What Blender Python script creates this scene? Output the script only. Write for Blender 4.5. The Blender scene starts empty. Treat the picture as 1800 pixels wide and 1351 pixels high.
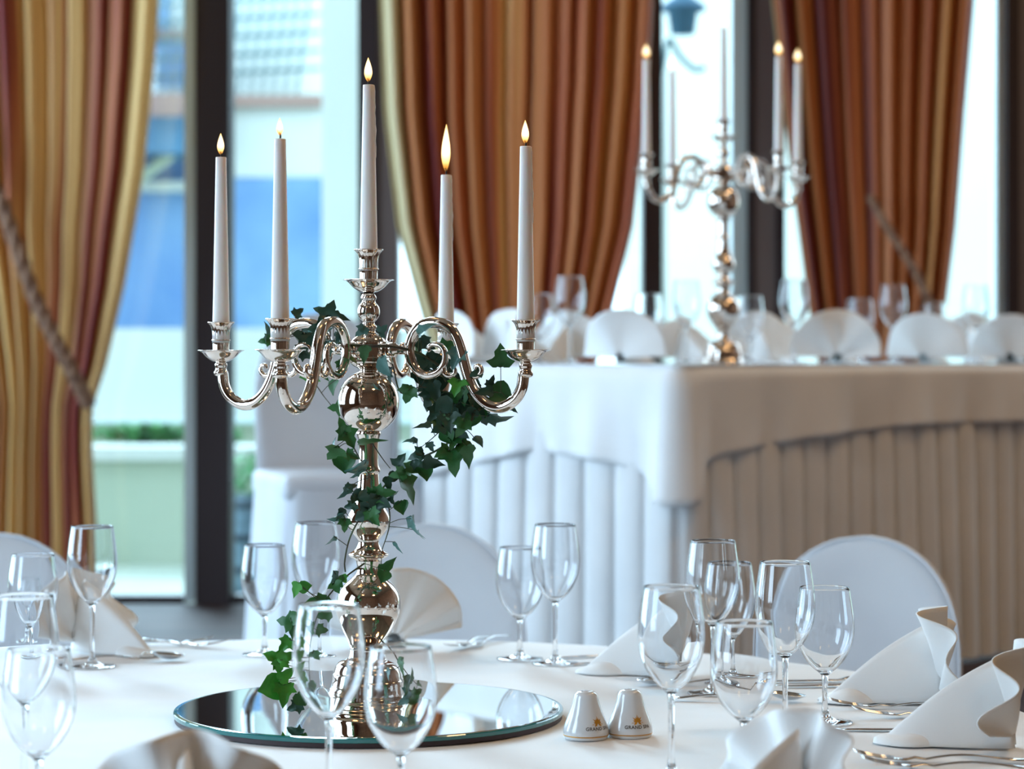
import bpy, bmesh, math, random
from mathutils import Vector, Matrix, noise
R = math.radians
PI = math.pi
random.seed(7)
S = bpy.context.scene
COL = S.collection

# ---------------------------------------------------------------- camera, sky, sun, large lights, exposure
F = 4150.0            # focal length in pixels of the 1800 px frame
ZC = 1.2125           # lens height
HY = 628.0            # pixel row of the horizon
cam = bpy.data.cameras.new('camera')
cam.sensor_width = 36.0
cam.lens = 36.0 * F / 1800.0
cam.shift_y = -(675.5 - HY) / 1800.0
cam.clip_start = 0.05
cam.dof.use_dof = True
cam.dof.focus_distance = 2.98
cam.dof.aperture_fstop = 4.3
cam.dof.aperture_blades = 0
co = bpy.data.objects.new('camera', cam)
COL.objects.link(co)
co.location = (0, 0, ZC)
co.rotation_euler = (R(90), 0, 0)
S.camera = co

S.view_settings.view_transform = 'Standard'
S.view_settings.look = 'None'
S.view_settings.gamma = 1.0
S.view_settings.use_curve_mapping = False
S.view_settings.exposure = 0.0
S.cycles.use_denoising = True
S.cycles.sample_clamp_indirect = 6.0
S.cycles.max_bounces = 16
S.cycles.transmission_bounces = 14
S.cycles.transparent_max_bounces = 16
S.cycles.glossy_bounces = 6
S.cycles.diffuse_bounces = 4

w = bpy.data.worlds.new('sky')
S.world = w
w.use_nodes = True
bg = w.node_tree.nodes['Background']
bg.inputs[0].default_value = (0.62, 0.83, 1.0, 1)
bg.inputs[1].default_value = 4.5


def area(name, loc, rot, sx, sy, power, col, spread=180):
    l = bpy.data.lights.new(name, 'AREA')
    l.shape = 'RECTANGLE'
    l.size = sx
    l.size_y = sy
    l.energy = power
    l.color = col
    l.spread = R(spread)
    o = bpy.data.objects.new(name, l)
    COL.objects.link(o)
    o.location = loc
    o.rotation_euler = rot
    return o


sun = bpy.data.lights.new('hazy_sun', 'SUN')
sun.energy = 11.5
sun.angle = R(30)
sun.color = (0.62, 0.82, 1.0)
so_ = bpy.data.objects.new('hazy_sun', sun)
COL.objects.link(so_)
# it stands behind the houses, to the left of the view, and shines in through the glass doors
so_.rotation_euler = Vector((-0.30, 0.86, 0.50)).to_track_quat('Z', 'Y').to_euler()
# daylight through the three tall windows of the left wall
for k, yy in enumerate((0.9, 4.45, 6.35)):
    area('window_daylight', (-4.05, yy, 2.15), (0, R(-90), 0), 2.7, 1.7, (85, 62, 78)[k], (0.54, 0.77, 1.0))
# daylight through the glass doors behind the tables
pt = bpy.data.lights.new('window_portal', 'AREA')
pt.shape = 'RECTANGLE'
pt.size = 8.0
pt.size_y = 4.0
pt.cycles.is_portal = True
po = bpy.data.objects.new('window_portal', pt)
COL.objects.link(po)
po.location = (0, 7.5, 2.3)
po.rotation_euler = (R(-90), 0, 0)
# ceiling lamps' warm light, large soft part of it (one per row of downlights)
for (x, y, pw) in ((-1.6, -0.6, 5), (1.6, -0.6, 20), (-1.6, 3.0, 3), (1.8, 3.0, 22), (2.4, 5.2, 20)):
    area('ceiling_lamp_light', (x, y, 4.38), (0, 0, 0), 0.5, 0.5, pw, (1.0, 0.66, 0.34))


# ---------------------------------------------------------------- helpers
def at(px, py, Y):
    return Vector(((px - 900) * Y / F, Y, ZC + (HY - py) * Y / F))


def X(px, Y):
    return (px - 900) * Y / F


def Z(py, Y):
    return ZC + (HY - py) * Y / F


def link(o, parent=None):
    COL.objects.link(o)
    if parent is not None:
        o.parent = parent
    return o


def mobj(name, bm, mat, parent=None, smooth=True, loc=None, rotz=0.0):
    me = bpy.data.meshes.new(name)
    bm.normal_update()
    bm.to_mesh(me)
    bm.free()
    if smooth:
        for p in me.polygons:
            p.use_smooth = True
    if mat:
        me.materials.append(mat)
    o = bpy.data.objects.new(name, me)
    if loc is not None:
        o.location = loc
    if rotz:
        o.rotation_euler = (0, 0, rotz)
    return link(o, parent)


def thing(name, label, cat, loc=(0, 0, 0), rotz=0.0, group=None):
    o = bpy.data.objects.new(name, None)
    o.empty_display_size = 0.05
    link(o)
    o.location = loc
    o.rotation_euler = (0, 0, rotz)
    tag(o, label, cat, group)
    return o


def tag(o, label, cat, group=None):
    o['label'] = label
    o['category'] = cat
    if group:
        o['group'] = group
    return o


def struct(o, label=None):
    o['kind'] = 'structure'
    if label:
        o['label'] = label
    return o


def sempty(name, label=None):
    o = bpy.data.objects.new(name, None)
    link(o)
    return struct(o, label)


def dup(root, loc, rotz, label, group=None):
    r = root.copy()
    COL.objects.link(r)
    r.location = loc
    r.rotation_euler = (0, 0, rotz)
    r['label'] = label
    if group:
        r['group'] = group
    for ch in list(root.children):
        c = ch.copy()
        COL.objects.link(c)
        c.parent = r
        for g in list(ch.children):
            d = g.copy()
            COL.objects.link(d)
            d.parent = c
    return r


def add_box(bm, x0, x1, y0, y1, z0, z1):
    vs = [bm.verts.new(p) for p in ((x0, y0, z0), (x1, y0, z0), (x1, y1, z0), (x0, y1, z0), (x0, y0, z1), (x1, y0, z1), (x1, y1, z1), (x0, y1, z1))]
    for f in ((3, 2, 1, 0), (4, 5, 6, 7), (0, 1, 5, 4), (1, 2, 6, 5), (2, 3, 7, 6), (3, 0, 4, 7)):
        bm.faces.new([vs[i] for i in f])
    return vs


def box(name, x0, x1, y0, y1, z0, z1, mat, parent=None, bevel=0.0):
    bm = bmesh.new()
    add_box(bm, x0, x1, y0, y1, z0, z1)
    if bevel:
        bmesh.ops.bevel(bm, geom=bm.edges[:], offset=bevel, segments=2, affect='EDGES', profile=0.5)
    return mobj(name, bm, mat, parent, smooth=False)


def pbox(name, px0, px1, py0, py1, Y, depth, mat, parent=None, bevel=0.0):
    """a box whose front face fills a pixel rectangle seen at distance Y"""
    return box(name, X(px0, Y), X(px1, Y), Y, Y + depth, Z(py1, Y), Z(py0, Y), mat, parent, bevel)


def add_lathe(bm, prof, seg=48, flute=None, c=(0, 0, 0)):
    """prof: list of (r, z), first/last r may be 0; flute(k, a) scales r"""
    rings = []
    for k, (r, z) in enumerate(prof):
        if r <= 1e-7:
            rings.append([bm.verts.new((c[0], c[1], c[2] + z))])
            continue
        ring = []
        for i in range(seg):
            a = 2 * PI * i / seg
            rr = r * (flute(k, a) if flute else 1.0)
            ring.append(bm.verts.new((c[0] + rr * math.cos(a), c[1] + rr * math.sin(a), c[2] + z)))
        rings.append(ring)
    for a, b in zip(rings, rings[1:]):
        if len(a) == 1 and len(b) == 1:
            continue
        for i in range(seg):
            j = (i + 1) % seg
            if len(a) == 1:
                bm.faces.new((a[0], b[j], b[i]))
            elif len(b) == 1:
                bm.faces.new((a[i], a[j], b[0]))
            else:
                bm.faces.new((a[i], a[j], b[j], b[i]))


def catmull(pts, n=6):
    pts = [Vector(p) for p in pts]
    P = [pts[0] * 2 - pts[1]] + pts + [pts[-1] * 2 - pts[-2]]
    out = []
    for i in range(1, len(P) - 2):
        p0, p1, p2, p3 = P[i - 1:i + 3]
        for k in range(n):
            t = k / n
            out.append(0.5 * ((2 * p1) + (p2 - p0) * t + (2 * p0 - 5 * p1 + 4 * p2 - p3) * t * t + (3 * p1 - p0 - 3 * p2 + p3) * t ** 3))
    out.append(pts[-1])
    return out


def smooth_prof(p, n=4):
    return [(max(v.x, 0.0), v.y) for v in catmull([(a, b, 0) for a, b in p], n)]


def add_tube(bm, pts, rad, seg=10, caps=True, lobe=0.0, nl=6, twist=0.0):
    """tube along 3-D points; rad a number or a list"""
    n = len(pts)
    pts = [Vector(p) for p in pts]
    rads = rad if isinstance(rad, (list, tuple)) else [rad] * n
    T = []
    for i in range(n):
        a = pts[max(i - 1, 0)]
        b = pts[min(i + 1, n - 1)]
        d = (b - a)
        T.append(d.normalized() if d.length > 1e-9 else Vector((0, 0, 1)))
    up = Vector((0, 0, 1)) if abs(T[0].z) < 0.9 else Vector((1, 0, 0))
    N = (up - T[0] * up.dot(T[0])).normalized()
    rings = []
    for i in range(n):
        N = (N - T[i] * N.dot(T[i])).normalized()
        B = T[i].cross(N)
        ring = []
        for k in range(seg):
            a = 2 * PI * k / seg
            rr = rads[i] * (1 + lobe * math.cos(nl * a + twist * i))
            ring.append(bm.verts.new(pts[i] + N * (rr * math.cos(a)) + B * (rr * math.sin(a))))
        rings.append(ring)
    for a, b in zip(rings, rings[1:]):
        for k in range(seg):
            j = (k + 1) % seg
            bm.faces.new((a[k], a[j], b[j], b[k]))
    if caps:
        bm.faces.new(rings[0][::-1])
        bm.faces.new(rings[-1])


def lerp_table(tab, x):
    if x <= tab[0][0]:
        return tab[0][1]
    for (a, fa), (b, fb) in zip(tab, tab[1:]):
        if x <= b:
            return fa + (fb - fa) * (x - a) / (b - a)
    return tab[-1][1]


def grid_mesh(bm, fn, nu, nv, uv=None, closed=False):
    lay = bm.loops.layers.uv.verify() if uv else None
    V = [[bm.verts.new(fn(i / nu, j / nv)) for j in range(nv + 1)] for i in range(nu + (0 if closed else 1))]
    m = len(V)
    for i in range(nu):
        for j in range(nv):
            i2 = (i + 1) % m
            f = bm.faces.new((V[i][j], V[i2][j], V[i2][j + 1], V[i][j + 1]))
            if lay:
                for l, (a, b) in zip(f.loops, ((i, j), (i + 1, j), (i + 1, j + 1), (i, j + 1))):
                    l[lay].uv = (a / nu, b / nv)
    return V


# ---------------------------------------------------------------- materials
def mat(name, col, rough=0.5, metal=0.0, **kw):
    m = bpy.data.materials.new(name)
    m.use_nodes = True
    p = m.node_tree.nodes['Principled BSDF']
    p.inputs['Base Color'].default_value = (*col, 1)
    p.inputs['Roughness'].default_value = rough
    p.inputs['Metallic'].default_value = metal
    for k, v in kw.items():
        p.inputs[k.replace('_', ' ')].default_value = v
    return m


def nodes(m):
    return m.node_tree.nodes, m.node_tree.links, m.node_tree.nodes['Principled BSDF']


def noisy(m, c1, c2, scale=(5, 5, 5), detail=3, coord='Object', bump=0.0, bscale=200, lo=0.35, hi=0.65):
    n, l, p = nodes(m)
    tc = n.new('ShaderNodeTexCoord')
    mp = n.new('ShaderNodeMapping')
    mp.inputs['Scale'].default_value = scale
    l.new(tc.outputs[coord], mp.inputs[0])
    nz = n.new('ShaderNodeTexNoise')
    nz.inputs['Scale'].default_value = 1.0
    nz.inputs['Detail'].default_value = detail
    l.new(mp.outputs[0], nz.inputs['Vector'])
    cr = n.new('ShaderNodeValToRGB')
    cr.color_ramp.elements[0].position = lo
    cr.color_ramp.elements[0].color = (*c1, 1)
    cr.color_ramp.elements[1].position = hi
    cr.color_ramp.elements[1].color = (*c2, 1)
    l.new(nz.outputs[0], cr.inputs[0])
    l.new(cr.outputs[0], p.inputs['Base Color'])
    if bump:
        n2 = n.new('ShaderNodeTexNoise')
        n2.inputs['Scale'].default_value = bscale
        n2.inputs['Detail'].default_value = 2
        l.new(tc.outputs['Object'], n2.inputs['Vector'])
        b = n.new('ShaderNodeBump')
        b.inputs['Strength'].default_value = bump
        b.inputs['Distance'].default_value = 0.001
        l.new(n2.outputs[0], b.inputs['Height'])
        l.new(b.outputs[0], p.inputs['Normal'])
    return m


def cloth_mat(name, a, b, rough=0.85, bump=0.25, sc=900):
    m = mat(name, a, rough)
    return noisy(m, a, b, (6, 6, 6), 2, bump=bump, bscale=sc)


M_cloth = cloth_mat('damask_linen', (0.80, 0.81, 0.82), (0.86, 0.865, 0.87))
M_cover = cloth_mat('chair_cover_cotton', (0.63, 0.67, 0.73), (0.69, 0.73, 0.78), sc=700)
M_napkin = cloth_mat('napkin_cotton', (0.84, 0.85, 0.85), (0.88, 0.885, 0.88), sc=1100)
M_skirt = cloth_mat('skirting_cloth', (0.72, 0.73, 0.74), (0.78, 0.785, 0.79), sc=500)
M_silver = mat('polished_silver', (0.90, 0.83, 0.77), 0.055, 1.0)
M_silver = noisy(M_silver, (0.70, 0.60, 0.52), (0.80, 0.71, 0.64), (30, 30, 30), 4)
M_steel = mat('cutlery_steel', (0.72, 0.72, 0.72), 0.12, 1.0)
M_wax = mat('candle_wax', (0.84, 0.81, 0.78), 0.42, Subsurface_Weight=0.25, Subsurface_Scale=0.01)
M_wick = mat('burnt_wick', (0.015, 0.012, 0.01), 0.9)
M_mirror = mat('mirror_silvering', (0.86, 0.90, 0.88), 0.005, 1.0)
M_medge = mat('green_glass_edge', (0.01, 0.17, 0.17), 0.08, Coat_Weight=0.5)
M_board = mat('dark_backing_board', (0.035, 0.018, 0.022), 0.5)
M_china = mat('glazed_porcelain', (0.72, 0.74, 0.76), 0.16, Coat_Weight=0.8, Coat_Roughness=0.03)
M_gold = mat('gold_print', (0.62, 0.30, 0.04), 0.4, 0.5)
M_ink = mat('grey_print', (0.09, 0.075, 0.06), 0.5)
M_hole = mat('shaker_hole_dark', (0.05, 0.05, 0.05), 0.6)
M_frame = mat('dark_brown_window_frame', (0.018, 0.007, 0.009), 0.6)
M_frame2 = mat('grey_brown_window_post', (0.13, 0.10, 0.095), 0.5)
M_alu = mat('pale_window_profile', (0.62, 0.74, 0.76), 0.4)
M_wood = noisy(mat('podium_dark_wood', (0.05, 0.02, 0.015), 0.7, Specular_IOR_Level=0.12), (0.022, 0.010, 0.009), (0.045, 0.021, 0.017), (1, 14, 1), 4)
M_carpet = noisy(mat('room_floor_wood', (0.07, 0.035, 0.02), 0.4), (0.06, 0.03, 0.018), (0.12, 0.06, 0.035), (12, 1, 1), 4)
M_wall = noisy(mat('room_wall_paint', (0.15, 0.08, 0.05), 0.8), (0.13, 0.07, 0.04), (0.18, 0.10, 0.06), (2, 2, 2), 3)
M_ceil = noisy(mat('ceiling_paint', (0.3, 0.2, 0.14), 0.85), (0.26, 0.18, 0.12), (0.34, 0.24, 0.16), (1.5, 1.5, 1.5), 3)
M_rope = noisy(mat('tieback_rope', (0.2, 0.1, 0.06), 0.8), (0.13, 0.06, 0.035), (0.30, 0.17, 0.10), (60, 60, 60), 2)
M_tabw = mat('table_board', (0.25, 0.14, 0.08), 0.5)
# outdoors
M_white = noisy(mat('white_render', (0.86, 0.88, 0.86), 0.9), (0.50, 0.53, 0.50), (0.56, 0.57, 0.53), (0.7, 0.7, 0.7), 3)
M_bright = noisy(mat('brightened_white_render', (0.8, 0.84, 0.8), 0.9), (0.76, 0.80, 0.76), (0.82, 0.85, 0.80), (0.7, 0.7, 0.7), 3)  # lighter copy of the white render, outdoor brightness put into its colour
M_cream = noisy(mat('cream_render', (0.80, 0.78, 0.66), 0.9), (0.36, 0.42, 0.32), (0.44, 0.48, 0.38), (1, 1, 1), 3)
M_blue = noisy(mat('blue_painted_render', (0.10, 0.42, 0.86), 0.8), (0.09, 0.20, 0.42), (0.20, 0.34, 0.52), (1.5, 1.5, 1.2), 4)
M_slate = noisy(mat('dark_blue_awning', (0.04, 0.12, 0.20), 0.7), (0.03, 0.09, 0.15), (0.06, 0.17, 0.28), (3, 3, 3), 3)
M_beam = mat('weathered_beam', (0.30, 0.19, 0.16), 0.8)
M_lat = mat('lattice_iron', (0.12, 0.20, 0.22), 0.6)
M_pave = noisy(mat('pale_paving', (0.62, 0.66, 0.60), 0.9), (0.30, 0.34, 0.28), (0.38, 0.41, 0.34), (2, 2, 2), 3)
M_hedge = noisy(mat('hedge_leaves', (0.05, 0.22, 0.08), 0.7), (0.02, 0.12, 0.05), (0.12, 0.36, 0.12), (12, 12, 12), 3)
M_barrel = noisy(mat('grey_barrel_wood', (0.10, 0.16, 0.20), 0.6), (0.06, 0.11, 0.15), (0.16, 0.24, 0.30), (1, 1, 20), 3)
M_hoop = mat('barrel_hoop_iron', (0.05, 0.07, 0.09), 0.4, 0.8)


def arch_glass():
    m = bpy.data.materials.new('window_glass')
    m.use_nodes = True
    n, l = m.node_tree.nodes, m.node_tree.links
    n.clear()
    out = n.new('ShaderNodeOutputMaterial')
    mx = n.new('ShaderNodeMixShader')
    t = n.new('ShaderNodeBsdfTransparent')
    t.inputs[0].default_value = (0.93, 0.98, 0.98, 1)
    g = n.new('ShaderNodeBsdfGlossy')
    g.inputs['Roughness'].default_value = 0.01
    fr = n.new('ShaderNodeFresnel')
    fr.inputs[0].default_value = 1.45
    l.new(fr.outputs[0], mx.inputs[0])
    l.new(t.outputs[0], mx.inputs[1])
    l.new(g.outputs[0], mx.inputs[2])
    l.new(mx.outputs[0], out.inputs[0])
    return m


M_pane = arch_glass()


def wine_glass_mat():
    m = bpy.data.materials.new('clear_crystal')
    m.use_nodes = True
    n, l = m.node_tree.nodes, m.node_tree.links
    n.clear()
    out = n.new('ShaderNodeOutputMaterial')
    g = n.new('ShaderNodeBsdfGlass')
    g.inputs['Color'].default_value = (0.985, 0.99, 0.995, 1)
    g.inputs['Roughness'].default_value = 0.0
    g.inputs['IOR'].default_value = 1.47
    l.new(g.outputs[0], out.inputs[0])
    return m


M_glass = wine_glass_mat()


def flame_mat():
    m = bpy.data.materials.new('candle_flame')
    m.use_nodes = True
    n, l = m.node_tree.nodes, m.node_tree.links
    n.clear()
    out = n.new('ShaderNodeOutputMaterial')
    tc = n.new('ShaderNodeTexCoord')
    sp = n.new('ShaderNodeSeparateXYZ')
    l.new(tc.outputs['Generated'], sp.inputs[0])
    cr = n.new('ShaderNodeValToRGB')
    e = cr.color_ramp.elements
    e[0].position = 0.0
    e[0].color = (0.25, 0.08, 0.01, 1)
    e[1].position = 1.0
    e[1].color = (1.0, 0.62, 0.18, 1)
    for pos, c in ((0.12, (0.8, 0.32, 0.05, 1)), (0.28, (1.0, 0.78, 0.35, 1)), (0.45, (1.0, 0.95, 0.75, 1)), (0.8, (1.0, 0.9, 0.55, 1))):
        x = e.new(pos)
        x.color = c
    l.new(sp.outputs[2], cr.inputs[0])
    lw = n.new('ShaderNodeLayerWeight')
    lw.inputs[0].default_value = 0.35
    mixc = n.new('ShaderNodeMixRGB')
    mixc.inputs[2].default_value = (1.0, 0.50, 0.10, 1)
    l.new(lw.outputs['Facing'], mixc.inputs[0])
    l.new(cr.outputs[0], mixc.inputs[1])
    em = n.new('ShaderNodeEmission')
    em.inputs[1].default_value = 2.2
    l.new(mixc.outputs[0], em.inputs[0])
    tr = n.new('ShaderNodeBsdfTransparent')
    mx = n.new('ShaderNodeMixShader')
    al = n.new('ShaderNodeValToRGB')
    al.color_ramp.elements[0].position = 0.0
    al.color_ramp.elements[0].color = (0.05, 0.05, 0.05, 1)
    al.color_ramp.elements[1].position = 0.3
    al.color_ramp.elements[1].color = (1, 1, 1, 1)
    l.new(sp.outputs[2], al.inputs[0])
    l.new(al.outputs[0], mx.inputs[0])
    l.new(tr.outputs[0], mx.inputs[1])
    l.new(em.outputs[0], mx.inputs[2])
    l.new(mx.outputs[0], out.inputs[0])
    return m


M_flame = flame_mat()


def bulb_mat(c, s):
    m = bpy.data.materials.new('lamp_glow')
    m.use_nodes = True
    n, l = m.node_tree.nodes, m.node_tree.links
    n.clear()
    out = n.new('ShaderNodeOutputMaterial')
    em = n.new('ShaderNodeEmission')
    em.inputs[0].default_value = (*c, 1)
    em.inputs[1].default_value = s
    l.new(em.outputs[0], out.inputs[0])
    return m


M_bulb = bulb_mat((1.0, 0.52, 0.16), 20)


def curtain_mat(name, seed, lining, gold, rust, wine, cream):
    """striped silk: colour depends on the position across the cloth only"""
    m = mat(name, gold, 0.55)
    n, l, p = nodes(m)
    tc = n.new('ShaderNodeTexCoord')
    sp = n.new('ShaderNodeSeparateXYZ')
    l.new(tc.outputs['UV'], sp.inputs[0])
    mu = n.new('ShaderNodeMath')
    mu.operation = 'MULTIPLY'
    mu.inputs[1].default_value = 19
    l.new(sp.outputs[0], mu.inputs[0])
    mv = n.new('ShaderNodeMath')
    mv.operation = 'MULTIPLY'
    mv.inputs[1].default_value = 0.9
    l.new(sp.outputs[1], mv.inputs[0])
    cb = n.new('ShaderNodeCombineXYZ')
    l.new(mu.outputs[0], cb.inputs[0])
    l.new(mv.outputs[0], cb.inputs[1])
    cb.inputs[2].default_value = seed
    nz = n.new('ShaderNodeTexNoise')
    nz.inputs['Scale'].default_value = 1.0
    nz.inputs['Detail'].default_value = 2.0
    l.new(cb.outputs[0], nz.inputs['Vector'])
    cr = n.new('ShaderNodeValToRGB')
    e = cr.color_ramp.elements
    e[0].position = 0.36
    e[0].color = (*wine, 1)
    e[1].position = 0.64
    e[1].color = (*cream, 1)
    for pos, c in ((0.42, rust), (0.50, gold), (0.57, gold)):
        x = e.new(pos)
        x.color = (*c, 1)
    l.new(nz.outputs[0], cr.inputs[0])
    # cream lining turned out along the leading edge
    lt = n.new('ShaderNodeMath')
    lt.operation = 'LESS_THAN'
    lt.inputs[1].default_value = lining
    l.new(sp.outputs[0], lt.inputs[0])
    mx = n.new('ShaderNodeMixRGB')
    mx.inputs[2].default_value = (0.80, 0.70, 0.42, 1)
    l.new(lt.outputs[0], mx.inputs[0])
    l.new(cr.outputs[0], mx.inputs[1])
    l.new(mx.outputs[0], p.inputs['Base Color'])
    # a little daylight comes through the silk
    tl = n.new('ShaderNodeBsdfTranslucent')
    l.new(mx.outputs[0], tl.inputs[0])
    ms = n.new('ShaderNodeMixShader')
    ms.inputs[0].default_value = 0.22
    l.new(p.outputs[0], ms.inputs[1])
    l.new(tl.outputs[0], ms.inputs[2])
    l.new(ms.outputs[0], n['Material Output'].inputs[0])
    return m


def leaf_mat(name, a, b, spec_tint=0.45):
    m = mat(name, a, spec_tint)
    noisy(m, a, b, (70, 70, 70), 2)
    return m


LEAF = [leaf_mat('ivy_leaf_dark', (0.010, 0.045, 0.030), (0.018, 0.075, 0.040)),
        leaf_mat('ivy_leaf_green', (0.016, 0.10, 0.025), (0.035, 0.17, 0.04)),
        leaf_mat('ivy_leaf_bright', (0.03, 0.22, 0.02), (0.06, 0.32, 0.035)),
        leaf_mat('ivy_leaf_pale', (0.045, 0.14, 0.13), (0.09, 0.23, 0.20), 0.35)]
M_vine = noisy(mat('ivy_stem_bark', (0.06, 0.05, 0.025), 0.7), (0.05, 0.035, 0.025), (0.06, 0.09, 0.03), (40, 40, 40), 2)

# ---------------------------------------------------------------- room
WY = 7.37           # window wall
PZ = 0.445          # podium top
fl = struct(box('floor', -4.3, 4.3, -2.6, WY + 0.05, -0.1, 0.0, M_carpet), 'dark wooden floor of the banquet room')
ce = struct(box('ceiling', -4.3, 4.3, -2.6, WY + 0.3, 4.5, 4.6, M_ceil), 'beige ceiling of the room')
struct(box('wall_right', 4.1, 4.3, -2.6, WY + 0.3, 0.0, 4.5, M_wall), 'tan wall on the right')
struct(box('wall_front', -4.3, 4.3, -2.8, -2.6, 0.0, 4.5, M_wall), 'tan wall behind the camera')
wl = sempty('wall_left', 'tan wall with three tall windows on the left')
for (a, b) in ((-2.6, 0.0), (1.8, 3.6), (5.3, 5.5), (7.2, WY + 0.3)):
    box('wall_pier', -4.3, -4.1, a, b, 0.0, 4.5, M_wall, wl)
box('wall_parapet', -4.29, -4.11, -2.6, WY + 0.3, 0.0, 0.75, M_wall, wl)
box('wall_lintel', -4.29, -4.11, -2.6, WY + 0.3, 3.6, 4.5, M_wall, wl)
wb = struct(box('wall_back', -4.3, 4.3, WY, WY + 0.25, 4.2, 4.5, M_wall), 'lintel wall over the glass doors')
pod = thing('podium', 'low dark wooden podium under the long head table by the windows', 'podium')
pod['kind'] = 'structure'
del pod['category']
box('podium_deck', -4.1, 4.1, 4.98, WY, PZ - 0.04, PZ, M_wood, pod)
box('podium_front', -4.1, 4.1, 5.0, 5.04, 0.0, PZ - 0.04, M_wood, pod)


# window wall: five bays
def bay(n, px0, px1, label, posts, sill=True):
    w_ = sempty('window_%d' % n, label)
    x0, x1 = X(px0, WY), X(px1, WY)
    bm = bmesh.new()
    add_box(bm, x0, x1, WY + 0.055, WY + 0.063, PZ + 0.02, 4.2)
    mobj('pane', bm, M_pane, w_, smooth=False)
    for (nm, a, b, y0, y1, m_) in posts:
        box(nm, X(a, WY), X(b, WY), WY + y0, WY + y1, PZ, 4.2, m_, w_)
    box('bottom_rail', x0, x1, WY + 0.02, WY + 0.10, PZ - 0.05, PZ + 0.022, M_frame, w_)
    return w_


bay(1, -900, 322, 'tall glass door pane left of the first dark post', [('aluminium_profile', 322, 345, 0.02, 0.11, M_alu)])
bay(2, 405, 630, 'glass pane between the first and the second dark post', [('mullion', 345, 405, -0.03, 0.12, M_frame), ('mullion', 630, 665, -0.03, 0.12, M_frame)])
bay(3, 700, 1130, 'glass pane behind the middle curtain', [('window_post', 665, 700, -0.02, 0.13, M_frame2), ('mullion', 1130, 1163, -0.03, 0.12, M_frame)])
bay(4, 1163, 1314, 'glass pane behind the far candelabrum', [('aluminium_profile', 1288, 1314, 0.02, 0.11, M_alu), ('mullion', 1314, 1326, -0.03, 0.12, M_frame), ('window_post', 1326, 1362, -0.02, 0.13, M_frame2), ('mullion', 1362, 1378, -0.03, 0.12, M_frame)])
bay(5, 1378, 1762, 'glass pane behind the right curtain', [('aluminium_profile', 1754, 1766, 0.02, 0.11, M_alu), ('mullion', 1766, 1788, -0.03, 0.12, M_frame), ('window_post', 1788, 1870, -0.02, 0.13, M_frame2)])

# ---------------------------------------------------------------- outdoors
gr = struct(box('ground_outside', -14, 14, WY + 0.3, 26, 0.2, 0.30, M_pave), 'pale paving outside the windows')
yw = thing('garden_wall', 'low pale garden wall with a coping seen through the left window', 'wall')
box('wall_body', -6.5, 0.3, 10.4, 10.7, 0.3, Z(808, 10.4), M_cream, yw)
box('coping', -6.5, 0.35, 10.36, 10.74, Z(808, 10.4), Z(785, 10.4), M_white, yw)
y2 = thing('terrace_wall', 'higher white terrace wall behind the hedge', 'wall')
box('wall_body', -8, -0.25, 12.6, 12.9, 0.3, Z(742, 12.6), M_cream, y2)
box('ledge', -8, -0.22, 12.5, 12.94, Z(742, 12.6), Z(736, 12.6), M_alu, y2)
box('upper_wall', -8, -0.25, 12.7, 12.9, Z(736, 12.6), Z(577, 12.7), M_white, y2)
fb = thing('blue_and_white_house', 'house front painted blue below a cream band, beyond the left windows', 'building')
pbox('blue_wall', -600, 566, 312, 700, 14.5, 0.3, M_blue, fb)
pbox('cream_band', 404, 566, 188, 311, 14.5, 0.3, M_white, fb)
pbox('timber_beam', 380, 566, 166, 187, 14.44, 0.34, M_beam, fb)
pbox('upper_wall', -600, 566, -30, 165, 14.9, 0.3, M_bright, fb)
pbox('awning', -600, 345, 205, 268, 13.9, 0.5, M_slate, fb)
pbox('white_ledge', -600, 345, 318, 335, 14.35, 0.4, M_white, fb)
pbox('timber_beam', -600, 380, 164, 204, 14.3, 0.3, M_beam, fb)
pbox('shaded_wall', -600, 380, 204, 318, 14.6, 0.2, M_blue, fb)
pbox('blue_shutter', 262, 300, -40, 50, 14.80, 0.06, M_blue, fb)
pbox('blue_shutter', 275, 322, 74, 150, 14.80, 0.06, M_blue, fb)
pbox('sill_beam', 262, 330, 52, 66, 14.76, 0.1, M_beam, fb)
for k in range(16):
    a = at(250 + k * 20, -60, 14.6)
    b = at(220 + k * 20, 165, 14.6)
    bm = bmesh.new()
    add_tube(bm, [a, b], 0.011, 6)
    mobj('railing_bar', bm, M_lat, fb)
for k in range(5):
    bm = bmesh.new()
    add_tube(bm, [at(250, 10 + k * 32, 14.62), at(565, -8 + k * 32, 14.62)], 0.012, 6)
    mobj('railing_rail', bm, M_lat, fb)
bm = bmesh.new()
add_tube(bm, [at(232, 325, 14.2), at(330, 248, 14.2)], 0.035, 6)
mobj('diagonal_brace', bm, M_cream, fb)
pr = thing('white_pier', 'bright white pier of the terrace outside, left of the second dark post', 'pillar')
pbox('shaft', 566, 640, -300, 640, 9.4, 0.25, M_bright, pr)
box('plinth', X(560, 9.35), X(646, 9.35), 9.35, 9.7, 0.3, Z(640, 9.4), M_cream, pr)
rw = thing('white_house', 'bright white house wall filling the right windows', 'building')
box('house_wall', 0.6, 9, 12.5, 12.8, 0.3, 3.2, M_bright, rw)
box('wall_base', 0.6, 9, 12.42, 12.5, 0.3, 0.8, M_cream, rw)
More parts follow.
